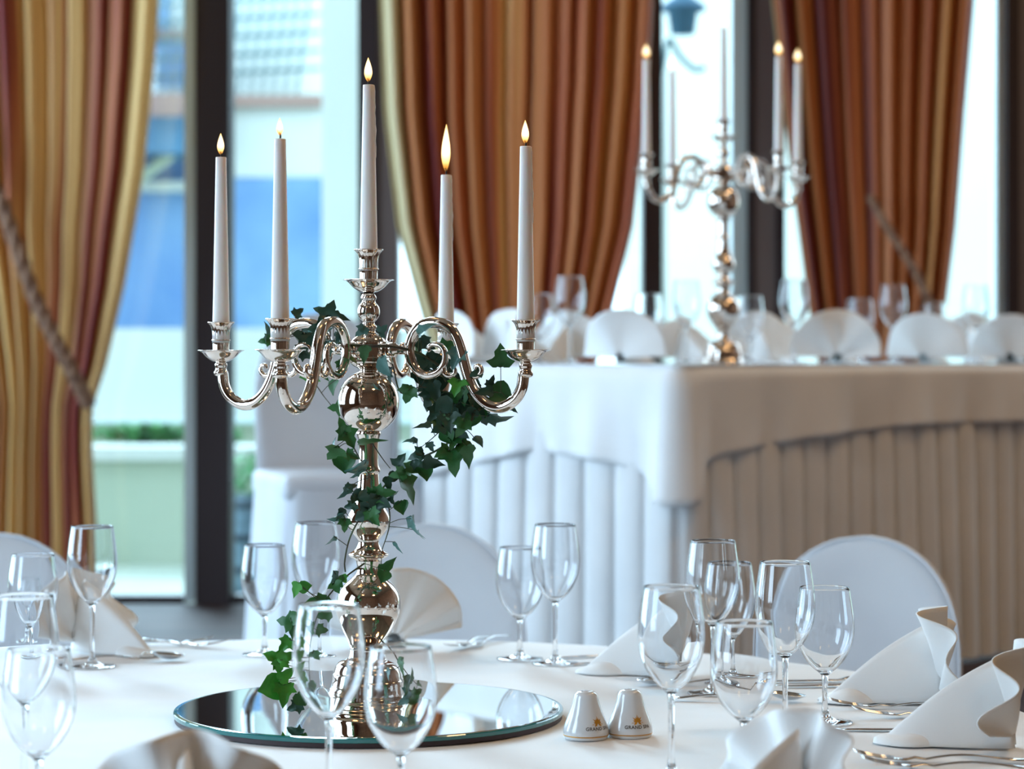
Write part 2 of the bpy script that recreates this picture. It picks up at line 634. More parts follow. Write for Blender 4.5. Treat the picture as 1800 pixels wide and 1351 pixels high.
# street lamp scroll outside the right window
sl = thing('street_lamp', 'dark scrolled street lamp outside behind the far candelabrum', 'lamp', (X(1215, 9.8), 9.8, 0.3))
o0 = Vector((X(1215, 9.8), 9.8, 0.3))
bm = bmesh.new()
pts = [at(1163, 128, 9.8), at(1175, 70, 9.8), at(1196, 100, 9.8), at(1222, 122, 9.8), at(1240, 118, 9.8)]
add_tube(bm, [p - o0 for p in catmull(pts)], 0.012, 8)
mobj('scroll', bm, M_lat, sl)
bm = bmesh.new()
add_lathe(bm, [(0, 0.16), (0.03, 0.15), (0.05, 0.1), (0.15, 0.03), (0.16, 0), (0.10, -0.02), (0.08, -0.16), (0, -0.17)], 20, c=at(1200, 18, 9.8) - o0)
for v_ in bm.verts:
    c_ = at(1200, 18, 9.8) - o0
    v_.co = c_ + (v_.co - c_) * 0.62
mobj('lantern', bm, M_slate, sl)
bm = bmesh.new()
add_tube(bm, [at(1163, 128, 9.8) - o0, at(1163, 300, 9.8) - o0, Vector((X(1163, 9.8) - o0.x, 0, 0))], 0.022, 8)
mobj('pole', bm, M_white, sl)


# hedge: a row of leaves clumps (nobody could count the leaves)
def clump(name, c, sx, sy, sz, n, s, parent=None, seed=1):
    rnd = random.Random(seed)
    bm = bmesh.new()
    for i in range(n):
        while True:
            v = Vector((rnd.uniform(-1, 1), rnd.uniform(-1, 1), rnd.uniform(-1, 1)))
            if v.length < 1:
                break
        p = Vector((c[0] + v.x * sx, c[1] + v.y * sy, c[2] + v.z * sz))
        q = Matrix.Rotation(rnd.uniform(0, 6.28), 3, 'Z') @ Matrix.Rotation(rnd.uniform(-1, 1), 3, 'X')
        vs = [bm.verts.new(p + q @ Vector(t)) for t in ((0, -s, 0), (s * .6, 0, s * .15), (0, s, 0), (-s * .6, 0, s * .15))]
        bm.faces.new(vs)
    return mobj(name, bm, M_hedge, parent)


box('planting_bed', -6.5, 0.3, 10.76, 11.3, 0.3, Z(785, 11.0), M_cream, yw)
hg = clump('hedge', (X(255, 11.0), 11.0, Z(770, 11) + 0.018), 0.24, 0.12, 0.052, 420, 0.03, seed=2)
hg['kind'] = 'stuff'
hg['label'] = 'green low hedge behind the garden wall coping'
hg2 = clump('hedge', (X(400, 11.0), 11.0, Z(775, 11) + 0.02), 0.07, 0.1, 0.042, 120, 0.03, seed=3)
hg2['kind'] = 'stuff'
hg2['label'] = 'small dark green hedge tuft beside the first dark window post'
# barrel planter
br = thing('barrel_planter', 'grey wooden barrel with a plant outside, right of the first dark post', 'planter', (X(462, 8.6), 8.6, 0.3))
bz = Z(868, 8.6) - 0.3
bm = bmesh.new()
hh = bz
for k in range(16):
    a0, a1 = 2 * PI * k / 16 + 0.02, 2 * PI * (k + 1) / 16 - 0.02
    vs = []
    for t in (0, 0.25, 0.5, 0.75, 1):
        rr = 0.115 + 0.03 * math.sin(PI * t)
        vs.append([bm.verts.new((r_ * math.cos(a), r_ * math.sin(a), hh * t)) for a, r_ in ((a0, rr), (a1, rr), (a1, rr - .02), (a0, rr - .02))])
    for p, q in zip(vs, vs[1:]):
        for i in range(4):
            bm.faces.new((p[i], p[(i + 1) % 4], q[(i + 1) % 4], q[i]))
    bm.faces.new(vs[0][::-1])
    bm.faces.new(vs[-1])
so = mobj('staves', bm, M_barrel, br, smooth=False)
so['kind'] = 'stuff'
for t in (0.1, 0.36, 0.64, 0.92):
    rr = 0.117 + 0.03 * math.sin(PI * t)
    bm = bmesh.new()
    add_lathe(bm, [(rr, hh * t - .012), (rr + .004, hh * t - .012), (rr + .004, hh * t + .012), (rr, hh * t + .012), (rr, hh * t - .012)], 32)
    mobj('hoop', bm, M_hoop, br)
cl = clump('foliage', (0, 0, hh + 0.06), 0.15, 0.15, 0.10, 260, 0.022, br, seed=5)
cl['kind'] = 'stuff'


# ---------------------------------------------------------------- curtains
def curtain(name, label, Yc, left, right, npl, amp, m, seed, ztop=4.1):
    root = thing(name, label, 'curtain', (X((left[1][1] + right[1][1]) / 2, Yc), Yc, PZ))
    o = Vector(root.location)
    rnd = random.Random(seed)
    ph = [rnd.uniform(0, 6.28) for _ in range(6)]

    def fn(u, v):
        z = PZ + 0.015 + (ztop - PZ - 0.015) * v
        py = HY + (ZC - z) * F / Yc
        xl, xr = X(lerp_table(left, py), Yc), X(lerp_table(right, py), Yc)
        w_ = xr - xl
        full = X(right[0][1], Yc) - X(left[0][1], Yc)
        g = w_ / full
        warp = u + 0.012 * math.sin(7 * u + ph[0]) + 0.008 * math.sin(17 * u + ph[1] + 1.3 * v)
        a = 2 * PI * npl * warp
        d = amp * (0.55 + 0.45 * g) * (math.sin(a) + 0.35 * math.sin(2.1 * a + ph[2]) + 0.2 * math.sin(0.37 * a + ph[3]))
        side = 0.35 * w_ / npl / 2 * math.cos(a)
        return Vector((xl + w_ * u + side, Yc + d, z)) - o
    bm = bmesh.new()
    grid_mesh(bm, fn, int(npl * 14), 60, uv=True)
    f = mobj('silk_drape', bm, m, root)
    md = f.modifiers.new('thick', 'SOLIDIFY')
    md.thickness = 0.002
    return root


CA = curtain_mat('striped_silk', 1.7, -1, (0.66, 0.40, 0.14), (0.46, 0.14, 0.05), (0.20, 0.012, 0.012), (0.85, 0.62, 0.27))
CB = curtain_mat('striped_silk_shaded', 4.2, 0.085, (0.56, 0.21, 0.06), (0.46, 0.115, 0.035), (0.19, 0.014, 0.010), (0.70, 0.40, 0.13))  # same silk as the left curtain, its weaker light put into darker colours
CC = curtain_mat('striped_silk_deep_shade', 9.3, 0.03, (0.44, 0.135, 0.03), (0.34, 0.078, 0.018), (0.13, 0.012, 0.007), (0.54, 0.25, 0.07))  # the silk once more, with deeper shade put into the stripe colours
YC = 7.12
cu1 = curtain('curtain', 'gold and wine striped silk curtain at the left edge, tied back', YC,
        [(-400, -300), (0, -270), (400, -200), (720, -80), (1060, -110)],
        [(-400, 285), (0, 270), (100, 264), (300, 245), (500, 213), (640, 182), (720, 157), (800, 158), (925, 165), (1060, 170)], 13, 0.035, CA, 1)
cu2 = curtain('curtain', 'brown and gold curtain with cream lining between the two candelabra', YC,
        [(-400, 655), (0, 662), (200, 670), (400, 694), (560, 738), (640, 765), (760, 800), (1060, 790)],
        [(-400, 1150), (0, 1142), (150, 1134), (400, 1108), (560, 1068), (640, 1045), (760, 985), (1060, 1000)], 13, 0.035, CB, 2)
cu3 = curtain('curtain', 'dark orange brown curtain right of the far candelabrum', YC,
        [(-400, 1340), (0, 1352), (300, 1385), (600, 1427), (760, 1465), (1060, 1455)],
        [(-400, 1720), (0, 1712), (200, 1695), (400, 1680), (560, 1660), (760, 1600), (1060, 1610)], 10, 0.03, CC, 3)


def rope(label, pts, rad):
    o0 = pts[0].copy()
    root = thing('curtain_tieback', label, 'rope', o0)
    P = catmull(pts, 26)
    for s in range(3):
        bm = bmesh.new()
        Q = []
        for i, p in enumerate(P):
            T = (P[min(i + 1, len(P) - 1)] - P[max(i - 1, 0)]).normalized()
            N = Vector((0, 1, 0))
            N = (N - T * N.dot(T)).normalized()
            B = T.cross(N)
            a = i * 0.42 + s * 2 * PI / 3
            Q.append(p + N * rad * 0.55 * math.cos(a) + B * rad * 0.55 * math.sin(a) - o0)
        add_tube(bm, Q, rad * 0.55, 8)
        mobj('strand', bm, M_rope, root)
    return root


rope('thick twisted brown rope tying back the left curtain', [at(-60, 220, 7.02), at(0, 350, 7.0), at(60, 520, 6.99), at(120, 640, 6.99), at(156, 712, 7.03)], 0.022)
rope('brown rope tying back the dark curtain on the right', [at(1530, 345, 7.03), at(1560, 400, 7.0), at(1610, 480, 6.99), at(1645, 560, 7.02), at(1660, 600, 7.05)], 0.013)


# ---------------------------------------------------------------- chairs with covers
def make_chair(label, loc, rotz, top=0.90, group='chairs with white covers'):
    root = thing('banquet_chair', label, 'chair', loc, rotz, group)
    W, T = 0.195, 0.05
    # back: domed padded panel behind the seat, front face towards -y

    def outline(t):
        """half outline from bottom (t=0) to crown (t=1)"""
        z = 0.44 + (top - 0.44) * t
        q = max(0.0, (t - 0.38) / 0.62)
        return W * (0.96 + 0.04 * t) * math.sqrt(max(0.0, 1 - q ** 2.7)), z
    bm = bmesh.new()
    nt = 22
    rings = []
    for k in range(nt + 1):
        t = 1 - (1 - k / nt) ** 1.6 if k > 0 else 0
        hw, z = outline(t)
        hw = max(hw, 0.004)
        lean = 0.10 * (z - 0.44)
        th = T * (0.6 + 0.4 * math.sqrt(hw / W))
        ring = []
        for i in range(24):
            a = 2 * PI * i / 24
            ca, sa = math.cos(a), math.sin(a)
            x = hw * (abs(ca) ** 0.45) * (1 if ca >= 0 else -1)
            y = th / 2 * (abs(sa) ** 0.7) * (1 if sa >= 0 else -1)
            ring.append(bm.verts.new((x, 0.20 + lean + y - 0.10 * (x / W) ** 2 * 0.3, z)))
        rings.append(ring)
    for a, b in zip(rings, rings[1:]):
        for i in range(24):
            bm.faces.new((a[i], a[(i + 1) % 24], b[(i + 1) % 24], b[i]))
    bm.faces.new(rings[-1])
    bm.faces.new(rings[0][::-1])
    mobj('backrest_cover', bm, M_cover, root)
    # piping along the dome
    bm = bmesh.new()
    pp = []
    for k in range(-20, 21):
        t = 1 - (abs(k) / 20) ** 1.4
        hw, z = outline(t)
        pp.append(Vector(((1 if k > 0 else -1) * hw, 0.20 + 0.10 * (z - 0.44) - T * 0.38 - 0.03 * (hw / W) ** 2, z)))
    add_tube(bm, pp, 0.003, 6)
    mobj('piping', bm, M_cover, root)
    # seat cushion
    bm = bmesh.new()
    add_box(bm, -0.2, 0.2, -0.23, 0.19, 0.41, 0.475)
    bmesh.ops.bevel(bm, geom=bm.edges[:], offset=0.02, segments=3, affect='EDGES', profile=0.5)
    mobj('seat_cover', bm, M_cover, root)
    # skirt with soft folds down to the floor
    bm = bmesh.new()

    def sk(u, v):
        a = u * 2 * PI
        ca, sa = math.cos(a), math.sin(a)
        z = 0.43 * (1 - v) + 0.008
        fl_ = 1 + 0.10 * v + 0.022 * v * math.sin(14 * a) + 0.012 * v * math.sin(5 * a + 1)
        x = 0.205 * fl_ * (abs(ca) ** 0.35) * (1 if ca >= 0 else -1)
        y = -0.02 + 0.225 * fl_ * (abs(sa) ** 0.35) * (1 if sa >= 0 else -1)
        return Vector((x, y, z))
    grid_mesh(bm, sk, 112, 10, closed=True)
    mobj('skirt', bm, M_cover, root)
    return root


def face(dx, dy):
    """rotation so that the chair's front (-y) looks along (dx, dy)"""
    return math.atan2(dy, dx) + PI / 2


make_chair('white covered chair behind the big candelabrum, at the round table', (X(726, 4.30), 4.30, 0), face(-0.10, -1), 0.893)
make_chair('white covered chair with a wide domed back, right of the wine glasses', (X(1462, 4.2), 4.2, 0), face(-0.40, -0.91), 0.878)
make_chair('white covered chair cut off by the left edge of the photo', (X(-8, 4.12), 4.12, 0), face(0.25, -1), 0.89)
make_chair('white covered chair on the podium, at the left end of the head table', (X(600, 6.12), 6.12, PZ), face(0.30, -0.95), 0.885)

# ---------------------------------------------------------------- head table (far)
U = Vector((0.741, 0.671, 0))
V = Vector((-0.671, 0.741, 0))
TZ = 1.1925
C0 = Vector((X(1192, 5.3), 5.3, 0))
TL, TW = 1.65, 0.89
ht = thing('head_table', 'long head table on the podium under white cloth and pleated skirt', 'table', C0 + Vector((0, 0, PZ)), math.atan2(U.y, U.x))
box('tabletop', 0.012, TL - .01, 0.012, TW - .01, TZ - PZ - 0.03, TZ - PZ - 0.004, M_tabw, ht)
for (a, b) in ((0.08, 0.08), (TL - .1, 0.08), (0.08, TW - .1), (TL - .1, TW - .1)):
    box('leg', a, a + .03, b, b + .03, 0, TZ - PZ - 0.031, M_frame2, ht)


def perim(s, off):
    """point on the rounded table outline (corner C0 at s=0; s>0 along U, s<0 along V), pushed out by off"""
    rc = 0.014
    L = PI * rc / 2
    if s > L / 2:
        return C0 + U * (rc + (s - L / 2)) + V * (-off)
    if s < -L / 2:
        return C0 + V * (rc + (-s - L / 2)) + U * (-off)
    a = (s + L / 2) / L * PI / 2
    c = C0 + (U + V) * rc
    return c - U * ((rc + off) * math.cos(a)) - V * ((rc + off) * math.sin(a))


# pleated skirt on the two visible sides
bm = bmesh.new()
S0, S1 = -TW + 0.02, TL - 0.02


def pleat(s, wl):
    f = (s / wl) % 1.0
    return 0.018 * (1 - abs(2 * f - 1) ** 2.6) - (0.010 if f < 0.07 or f > 0.93 else 0)


def skf(u, v):
    s = S0 + (S1 - S0) * u
    wl = 0.098 if s < 0 else 0.083
    z = TZ - 0.012 - (TZ - PZ - 0.02) * v
    lean = 0.002 + (0.012 + 0.01 * math.sin(s * 9)) * v
    p = perim(s, 0.004 + pleat(s + 0.006 * v * math.sin(5 * s), wl) * (0.6 + 0.4 * v) + lean)
    return Vector((p.x, p.y, z))


grid_mesh(bm, skf, 760, 8)
so = mobj('table_skirt', bm, M_skirt, None)
tag(so, 'pleated white skirt hanging around the long head table to the podium', 'table skirt')

# overlay cloth: top sheet and drape
DROP = [(-0.95, 0.30), (-0.75, 0.262), (-0.45, 0.205), (-0.2, 0.222), (-0.10, 0.245), (-0.03, 0.31), (0.01, 0.315), (0.05, 0.225), (0.12, 0.205), (0.4, 0.175), (0.8, 0.150), (1.4, 0.15), (2.3, 0.16)]


def ovf(u, v):
    s = S0 - 0.015 + (S1 - S0 + 0.03) * u
    d = lerp_table(DROP, s)
    z = TZ + 0.0035 - d * v
    wv = 0.011 * math.sin(s * 21 + 0.5) + 0.005 * math.sin(s * 47) if s < 0 else 0.007 * math.sin(s * 17) + 0.004 * math.sin(s * 41)
    corner = 0.035 * math.exp(-((s + .01) / 0.035) ** 2) - 0.012 * math.exp(-((abs(s + .01) - 0.09) / 0.035) ** 2)
    p = perim(s, 0.010 + min(v * 10, 1.0) * 0.020 + (wv + corner) * (v ** 1.1))
    return Vector((p.x, p.y, z - 0.0 if v > 0 else z))


bm = bmesh.new()
GV = grid_mesh(bm, ovf, 420, 16)
top = [row[0] for row in GV]
ctr = bm.verts.new(C0 + U * (TL / 2) + V * (TW / 2) + Vector((0, 0, TZ + 0.0035)))
far1 = bm.verts.new(C0 + U * TL + V * TW + Vector((0, 0, TZ + 0.0035)))
ring = top + [far1]
for a, b in zip(ring, ring[1:] + ring[:1]):
    bm.faces.new((a, b, ctr))
ov = mobj('tablecloth', bm, M_cloth, None)
md = ov.modifiers.new('thick', 'SOLIDIFY')
md.thickness = 0.0015
tag(ov, 'white overlay cloth draped over the long head table at the windows', 'tablecloth')

# ---------------------------------------------------------------- round table (near)
RT = Vector((-0.27, 2.943, 0))
RR = 0.95
rt = thing('round_table', 'round banquet table in front, hidden under its white cloth', 'table', RT)
bm = bmesh.new()
add_lathe(bm, [(0, 0.715), (RR - 0.01, 0.715), (RR - 0.005, 0.73), (RR - 0.01, 0.746), (0, 0.746)], 96)
mobj('tabletop', bm, M_tabw, rt, smooth=False)
bm = bmesh.new()
add_lathe(bm, [(0, 0), (0.32, 0), (0.3, 0.03), (0.06, 0.06), (0.05, 0.65), (0.2, 0.714), (0, 0.7145)], 32)
mobj('pedestal', bm, M_frame, rt)


def rc(u, v):
    a = u * 2 * PI
    if v < 0.5:
        r = max(RR * v * 2, 0.0005)
        x, y = r * math.cos(a), r * math.sin(a)
        z = 0.7485 + 0.0009 * noise.noise(Vector((x * 5, y * 2.2, 0.3))) + 0.0012 * max(0, noise.noise(Vector((x * 2.0 + 5, y * 7, 1.3)))) * min(1, v * 6)
        return Vector((x, y, z + 0.001))
    t = (v - 0.5) * 2
    r = RR + 0.012 * min(t * 8, 1) + (0.05 + 0.035 * math.sin(22 * a) + 0.015 * math.sin(9 * a + 1)) * t
    return Vector((r * math.cos(a), r * math.sin(a), 0.7485 - 0.66 * t))


bm = bmesh.new()
grid_mesh(bm, rc, 264, 90, closed=True)
bmesh.ops.remove_doubles(bm, verts=bm.verts[:], dist=0.0004)
rcl = mobj('tablecloth', bm, M_cloth, None, loc=RT)
tag(rcl, 'smooth white cloth over the round table with the mirror plate', 'tablecloth')

TT = 0.7505       # cloth surface

# ---------------------------------------------------------------- mirror plate
MY = 3.04
MC = Vector((X(649, MY), MY, TT))
mr = thing('mirror_plate', 'round mirror plate with green glass edge under the big candelabrum', 'mirror', MC)
bm = bmesh.new()
add_lathe(bm, [(0, 0.0), (0.2485, 0.0), (0.2485, 0.0058), (0, 0.0058)], 128)
mobj('backing_board', bm, M_board, mr, smooth=False)
bm = bmesh.new()
add_lathe(bm, [(0.2, 0.0059), (0.2497, 0.0059), (0.2500, 0.0065), (0.2500, 0.0105), (0.2490, 0.0115), (0.2455, 0.01190)], 128)
mobj('glass_edge', bm, M_medge, mr, smooth=False)
bm = bmesh.new()
add_lathe(bm, [(0.2470, 0.0117), (0.2440, 0.0120), (0, 0.0120)], 128)
mobj('mirror_face', bm, M_mirror, mr, smooth=False)
MZ = TT + 0.0121

# ---------------------------------------------------------------- candelabrum
PX = MY / F
ARMC, ARMS = 0.906, 0.423
SOCK = 0.2225
CX = X(648, MY)


def pz(py, Y=MY):
    return Z(py, Y) - MZ


def col_prof(lst):
    return smooth_prof([(hw * PX, pz(py)) for py, hw in lst], 4)


def candelabrum(label, loc, rotz):
    root = thing('candelabrum', label, 'candelabrum', loc, rotz, 'five armed silver candelabra')
    # foot
    bm = bmesh.new()
    sh = -pz(1244)
    foot = [(0.001, 0.0), (0.050, 0.0), (0.0515, 0.003), (0.0505, 0.008), (0.0475, 0.012), (0.0470, 0.016), (0.0455, 0.024), (0.0445, 0.032), (0.0430, 0.034), (0.0415, 0.040), (0.038, 0.048), (0.031, 0.054), (0.020, 0.0580), (0.0165, 0.0605), (0.0150, 0.0660), (0.0140, 0.073)]
    add_lathe(bm, smooth_prof(foot, 3), 64)
    mobj('foot', bm, M_silver, root)
    # lower bulb
    bm = bmesh.new()
    add_lathe(bm, col_prof([(1146, 19), (1138, 20), (1128, 25), (1112, 37), (1095, 47), (1078, 54), (1060, 56.5), (1042, 53), (1028, 44), (1017, 32), (1010, 24), (1004, 21), (996, 20.5), (985, 22)]), 64)
    mobj('lower_bulb', bm, M_silver, root)
    bm = bmesh.new()
    add_lathe(bm, col_prof([(986, 20), (982, 26), (978, 33), (974, 36), (971, 33), (966, 25), (958, 20), (950, 18.5), (944, 22), (936, 29), (924, 36), (912, 38), (902, 35), (890, 28), (875, 23), (855, 20), (832, 18)]), 64)
    mobj('lower_stem', bm, M_silver, root)
    bm = bmesh.new()
    add_lathe(bm, col_prof([(834, 17), (830, 20), (825, 21), (821, 19), (815, 17.5), (795, 17), (775, 18), (768, 20), (762, 22), (758, 21), (752, 18)]), 48)
    mobj('upper_stem', bm, M_silver, root)
    # ball
    bm = bmesh.new()
    add_lathe(bm, col_prof([(760, 18), (757.5, 22), (752, 31), (742, 42), (728, 50), (706, 54), (684, 50), (670, 42), (660, 31), (655, 22), (652, 16), (648, 18), (643, 27), (637, 33), (633, 34)]), 64)
    mobj('ball_knop', bm, M_silver, root)
    # ring block that carries the arms (12 sides)
    bm = bmesh.new()
    add_lathe(bm, [(0.0, pz(634)), (33 * PX, pz(634)), (36 * PX, pz(632)), (36 * PX, pz(629)), (34.5 * PX, pz(627)), (34.5 * PX, pz(606)), (36.5 * PX, pz(604)), (36.5 * PX, pz(601)), (33 * PX, pz(600)), (0, pz(600))], 12)
    mobj('arm_hub', bm, M_silver, root, smooth=False)
    bm = bmesh.new()
    add_lathe(bm, col_prof([(600, 31), (594, 27), (588, 19), (584, 13), (580, 12), (577, 15), (573, 14.5), (569, 11), (565, 11), (561, 15), (554, 19), (546, 20), (538, 18), (532, 13), (528, 12), (524, 14), (520, 13), (516, 10)]), 48)
    mobj('finial_stem', bm, M_silver, root)

    def holder(par, c, s=1.0, names=('drip_plate', 'candle_socket')):
        # c is the centre of the plate's rim plane
        p = PX * s * 0.965
        b1 = bmesh.new()
        pl = [(0.001, -26 * p), (8 * p, -26 * p), (10 * p, -23 * p), (17 * p, -21 * p), (28 * p, -14 * p), (36 * p, -5.5 * p), (41 * p, -1.5 * p), (46 * p, -0.4 * p), (46.6 * p, 0.5 * p), (44.5 * p, 0.9 * p), (40 * p, -0.2 * p), (34 * p, -4 * p), (26 * p, -11 * p), (16 * p, -17 * p), (0.001, -18 * p)]
        add_lathe(b1, smooth_prof(pl, 3), 48, c=c)
        mobj(names[0], b1, M_silver, par)
        b2 = bmesh.new()
        so_ = [(0.001, -17 * p), (15.5 * p, -17 * p), (16 * p, 2 * p), (16.5 * p, 18 * p), (18.2 * p, 19 * p), (18.2 * p, 21 * p), (16.8 * p, 22 * p), (17 * p, 36 * p), (18.5 * p, 44 * p), (21.5 * p, 50 * p), (25.5 * p, 54 * p), (26.5 * p, 55.5 * p), (25.0 * p, 56 * p), (21 * p, 52.5 * p), (17 * p, 46 * p), (15.6 * p, 40 * p), (15.5 * p, 10 * p), (0.001, 9 * p)]
        add_lathe(b2, smooth_prof(so_, 2), 64, c=c, flute=lambda k, a: 1 + 0.028 * math.cos(16 * a))
        mobj(names[1], b2, M_silver, par)
    holder(root, (0, 0, pz(492)), 1.0)
    # four arms
    ca, sa_ = ARMC, ARMS

    def ar(px, py):
        r = ((px - 900) * MY / F - CX) / (ca + (px - 900) * sa_ / F)
        Y = MY - r * sa_
        return (r, Z(py, Y) - MZ)
    main = [(756, 618), (753, 611), (762, 605), (775, 608), (782, 620), (780, 640), (768, 655), (750, 659), (733, 650), (722, 630), (720, 608), (728, 586), (743, 571), (764, 566), (786, 572), (800, 587), (810, 612), (818, 644), (827, 672), (841, 696), (860, 712), (882, 715), (904, 703), (917, 682), (921, 655)]
    mrad = [2.5, 3.5, 4.2, 5, 5.6, 6.2, 7, 7.6, 8.2, 8.8, 9, 9.2, 9.4, 9.6, 9.8, 9.8, 9.8, 9.8, 9.8, 9.8, 9.8, 9.8, 9.8, 9.8, 9.8]
    curl1 = [(820, 650), (828, 660), (839, 661), (846, 653), (844, 644), (837, 643), (835, 649)]
    curl2 = [(779, 640), (781, 654), (790, 660), (799, 656), (799, 647), (793, 645)]
    for q in range(4):
        th = -math.atan2(ARMS, ARMC) + q * PI / 2
        D = Vector((math.cos(th), math.sin(th), 0))

        def P3(px, py):
            r, z = ar(px, py)
            return D * r + Vector((0, 0, z))
        bm = bmesh.new()
        pts = catmull([P3(*p) for p in main], 6)
        rads = [lerp_table([(i * 6, mrad[i] * PX) for i in range(len(mrad))], k) for k in range(len(pts))]
        add_tube(bm, pts, rads, 20, lobe=0.05, nl=5)
        mo = mobj('arm', bm, M_silver, root)
        for cv in (curl1, curl2):
            bm = bmesh.new()
            cp = catmull([P3(*p) for p in cv], 5)
            add_tube(bm, cp, [5.5 * PX - 2.2 * PX * k / len(cp) for k in range(len(cp))], 12)
            mobj('curl', bm, M_silver, mo)
        bm = bmesh.new()
        a, b = P3(683, 614), P3(724, 616)
        add_tube(bm, [a, a.lerp(b, .3), a.lerp(b, .34), a.lerp(b, .6), b], [13 * PX, 12.5 * PX, 9 * PX, 8 * PX, 9 * PX], 16)
        mobj('bracket', bm, M_silver, mo)
        # collar under the plate
        rr, _ = ar(917, 640)
        zz = ar(917, 617)[1]
        base = D * SOCK
        bm = bmesh.new()
        add_lathe(bm, smooth_prof([(0.001, -50 * PX), (9.5 * PX, -48 * PX), (12.5 * PX, -45 * PX), (13 * PX, -41 * PX), (11 * PX, -38 * PX), (10 * PX, -34 * PX), (11.5 * PX, -28 * PX), (9 * PX, -24 * PX), (0.001, -23 * PX)], 3), 32, c=(base.x, base.y, zz + 4 * PX))
        mobj('collar', bm, M_silver, mo)
        holder(mo, (base.x, base.y, zz + 2 * PX), 0.95)
    return root


cd1 = candelabrum('large silver five armed candelabrum standing on the round mirror plate', (CX, MY, MZ), 0.0)
FY = 5.7
FC = Vector((X(1272, FY), FY, TZ + 0.0045))
cd2 = dup(cd1, FC, R(-35.0), 'blurred silver five armed candelabrum on the far head table')

# remaining collar between bulb and foot is part of the foot


def flame_mesh(h, wd, bend=0.0):
    bm = bmesh.new()
    prof = [(0.0, 0.0), (0.28, 0.04), (0.62, 0.14), (0.92, 0.28), (1.0, 0.40), (0.9, 0.55), (0.66, 0.70), (0.38, 0.84), (0.14, 0.95), (0.0, 1.0)]
    add_lathe(bm, smooth_prof([(a * wd / 2, b * h) for a, b in prof], 3), 20)
    for v in bm.verts:
        v.co.x += bend * (v.co.z / h) ** 2
    return bm


def candle(label, x, y, z, length, r0, r1, flame_h, flame_w, wick_h, group, drip=False, bend=0.0):
    root = thing('taper_candle', label, 'candle', (x, y, z), 0, group)
    bm = bmesh.new()
    n = 10
    prof = [(0.001, 0.0)]
    for k in range(n + 1):
        t = k / n
        prof.append((r0 + (r1 - r0) * t, length * t))
    prof += [(r1 * 0.93, length + 0.0006), (r1 * 0.6, length - 0.0006), (0.001, length - 0.001)]
    add_lathe(bm, prof, 40)
    wx = mobj('wax', bm, M_wax, root)
    bm = bmesh.new()
    add_tube(bm, catmull([(0, 0, length - 0.002), (0.0003, 0, length + wick_h * .5), (-0.0004 - bend * .1, 0, length + wick_h * .85), (-0.0018, 0, length + wick_h)], 3), 0.0011, 6)
    mobj('wick', bm, M_wick, root)
    if flame_h:
        bm = flame_mesh(flame_h, flame_w, bend)
        mobj('flame', bm, M_flame, root).location = (-0.0005, 0, length + wick_h * 0.45)
    if drip:
        bm = bmesh.new()
        pts, rd = [], []
        for k in range(14):
            t = 1 - k / 14 * 0.42
            pts.append(Vector(((r0 + (r1 - r0) * t) * 0.96, -0.001, length * t)))
            rd.append(0.0008 + 0.0007 * abs(math.sin(k * 1.9)) + (0.001 if k == 8 else 0))
        add_tube(bm, pts, rd, 8)
        mobj('wax_drip', bm, M_wax, root)
    return root


GN = 'candles on the big candelabrum'
gt = math.atan2(ARMS, ARMC)
sock = [(-gt + q * PI / 2) for q in range(4)]
# right, back, left, near
names = ['lit white candle on the right arm of the big candelabrum, next to the ivy leaf',
         'lit white candle with the tallest flame, on the back arm of the big candelabrum',
         'lit white candle on the outer left arm of the big candelabrum',
         'white candle with a bent bare wick, on the front left arm of the big candelabrum']
tops = [258, 308, 277, 245]
fls = [(0.030, 0.0095), (0.066, 0.0125), (0.029, 0.0095), (0.022, 0.008)]
wk = [0.008, 0.010, 0.008, 0.009]
for i in range(4):
    x, y = CX + SOCK * math.cos(sock[i]), MY + SOCK * math.sin(sock[i])
    z0 = pz(617, MY - SOCK * ARMS) + MZ + 0.012
    L = Z(tops[i], y) - z0
    candle(names[i], x, y, z0, L, 0.0117, 0.0070, fls[i][0], fls[i][1], wk[i], GN, drip=(i in (0, 1)), bend=0.001 if i == 1 else 0)
z0 = pz(492) + MZ + 0.012
candle('tallest white candle in the middle socket of the big candelabrum, wax dripping', CX, MY, z0, Z(150, MY) - z0, 0.0120, 0.0073, 0.032, 0.0105, 0.009, GN, drip=True)
# far candles
G2 = 'candles on the far candelabrum'
n2 = ['far white candle just right of the middle one on the blurred candelabrum',
      'outer right candle of the far candelabrum, before the dark curtain',
      'thin far candle behind the others, against the bright window',
      'outer left candle of the far candelabrum, beside the dark window post']
t2 = [100, 112, 125, 105]
for i in range(4):
    a = sock[i] + R(-35.0)
    x, y = FC.x + SOCK * math.cos(a), FC.y + SOCK * math.sin(a)
    z0 = FC.z + pz(617, MY - SOCK * ARMS) + 0.012
    candle(n2[i], x, y, z0, Z(t2[i], y) - z0, 0.0108, 0.0075, 0.034, 0.016, 0.006, G2)
z0 = FC.z + pz(492) + 0.012
candle('highest candle in the middle of the far candelabrum', FC.x, FC.y, z0, Z(50, FY) - z0, 0.0110, 0.0075, 0.032, 0.016, 0.006, G2)

# ---------------------------------------------------------------- ivy garland
iv = thing('ivy_garland', 'green ivy garland wound around the big candelabrum', 'ivy', (CX, MY, MZ))
IO = Vector(iv.location)


def vine(pts, r, name='vine', n=6):
    P = catmull([at(px, py, MY + dy) for px, py, dy in pts], n)
    bm = bmesh.new()
    rr = [r * (1 - 0.55 * k / len(P)) for k in range(len(P))]
    add_tube(bm, [p - IO for p in P], rr, 7)
    mobj(name, bm, M_vine, iv)
    return P


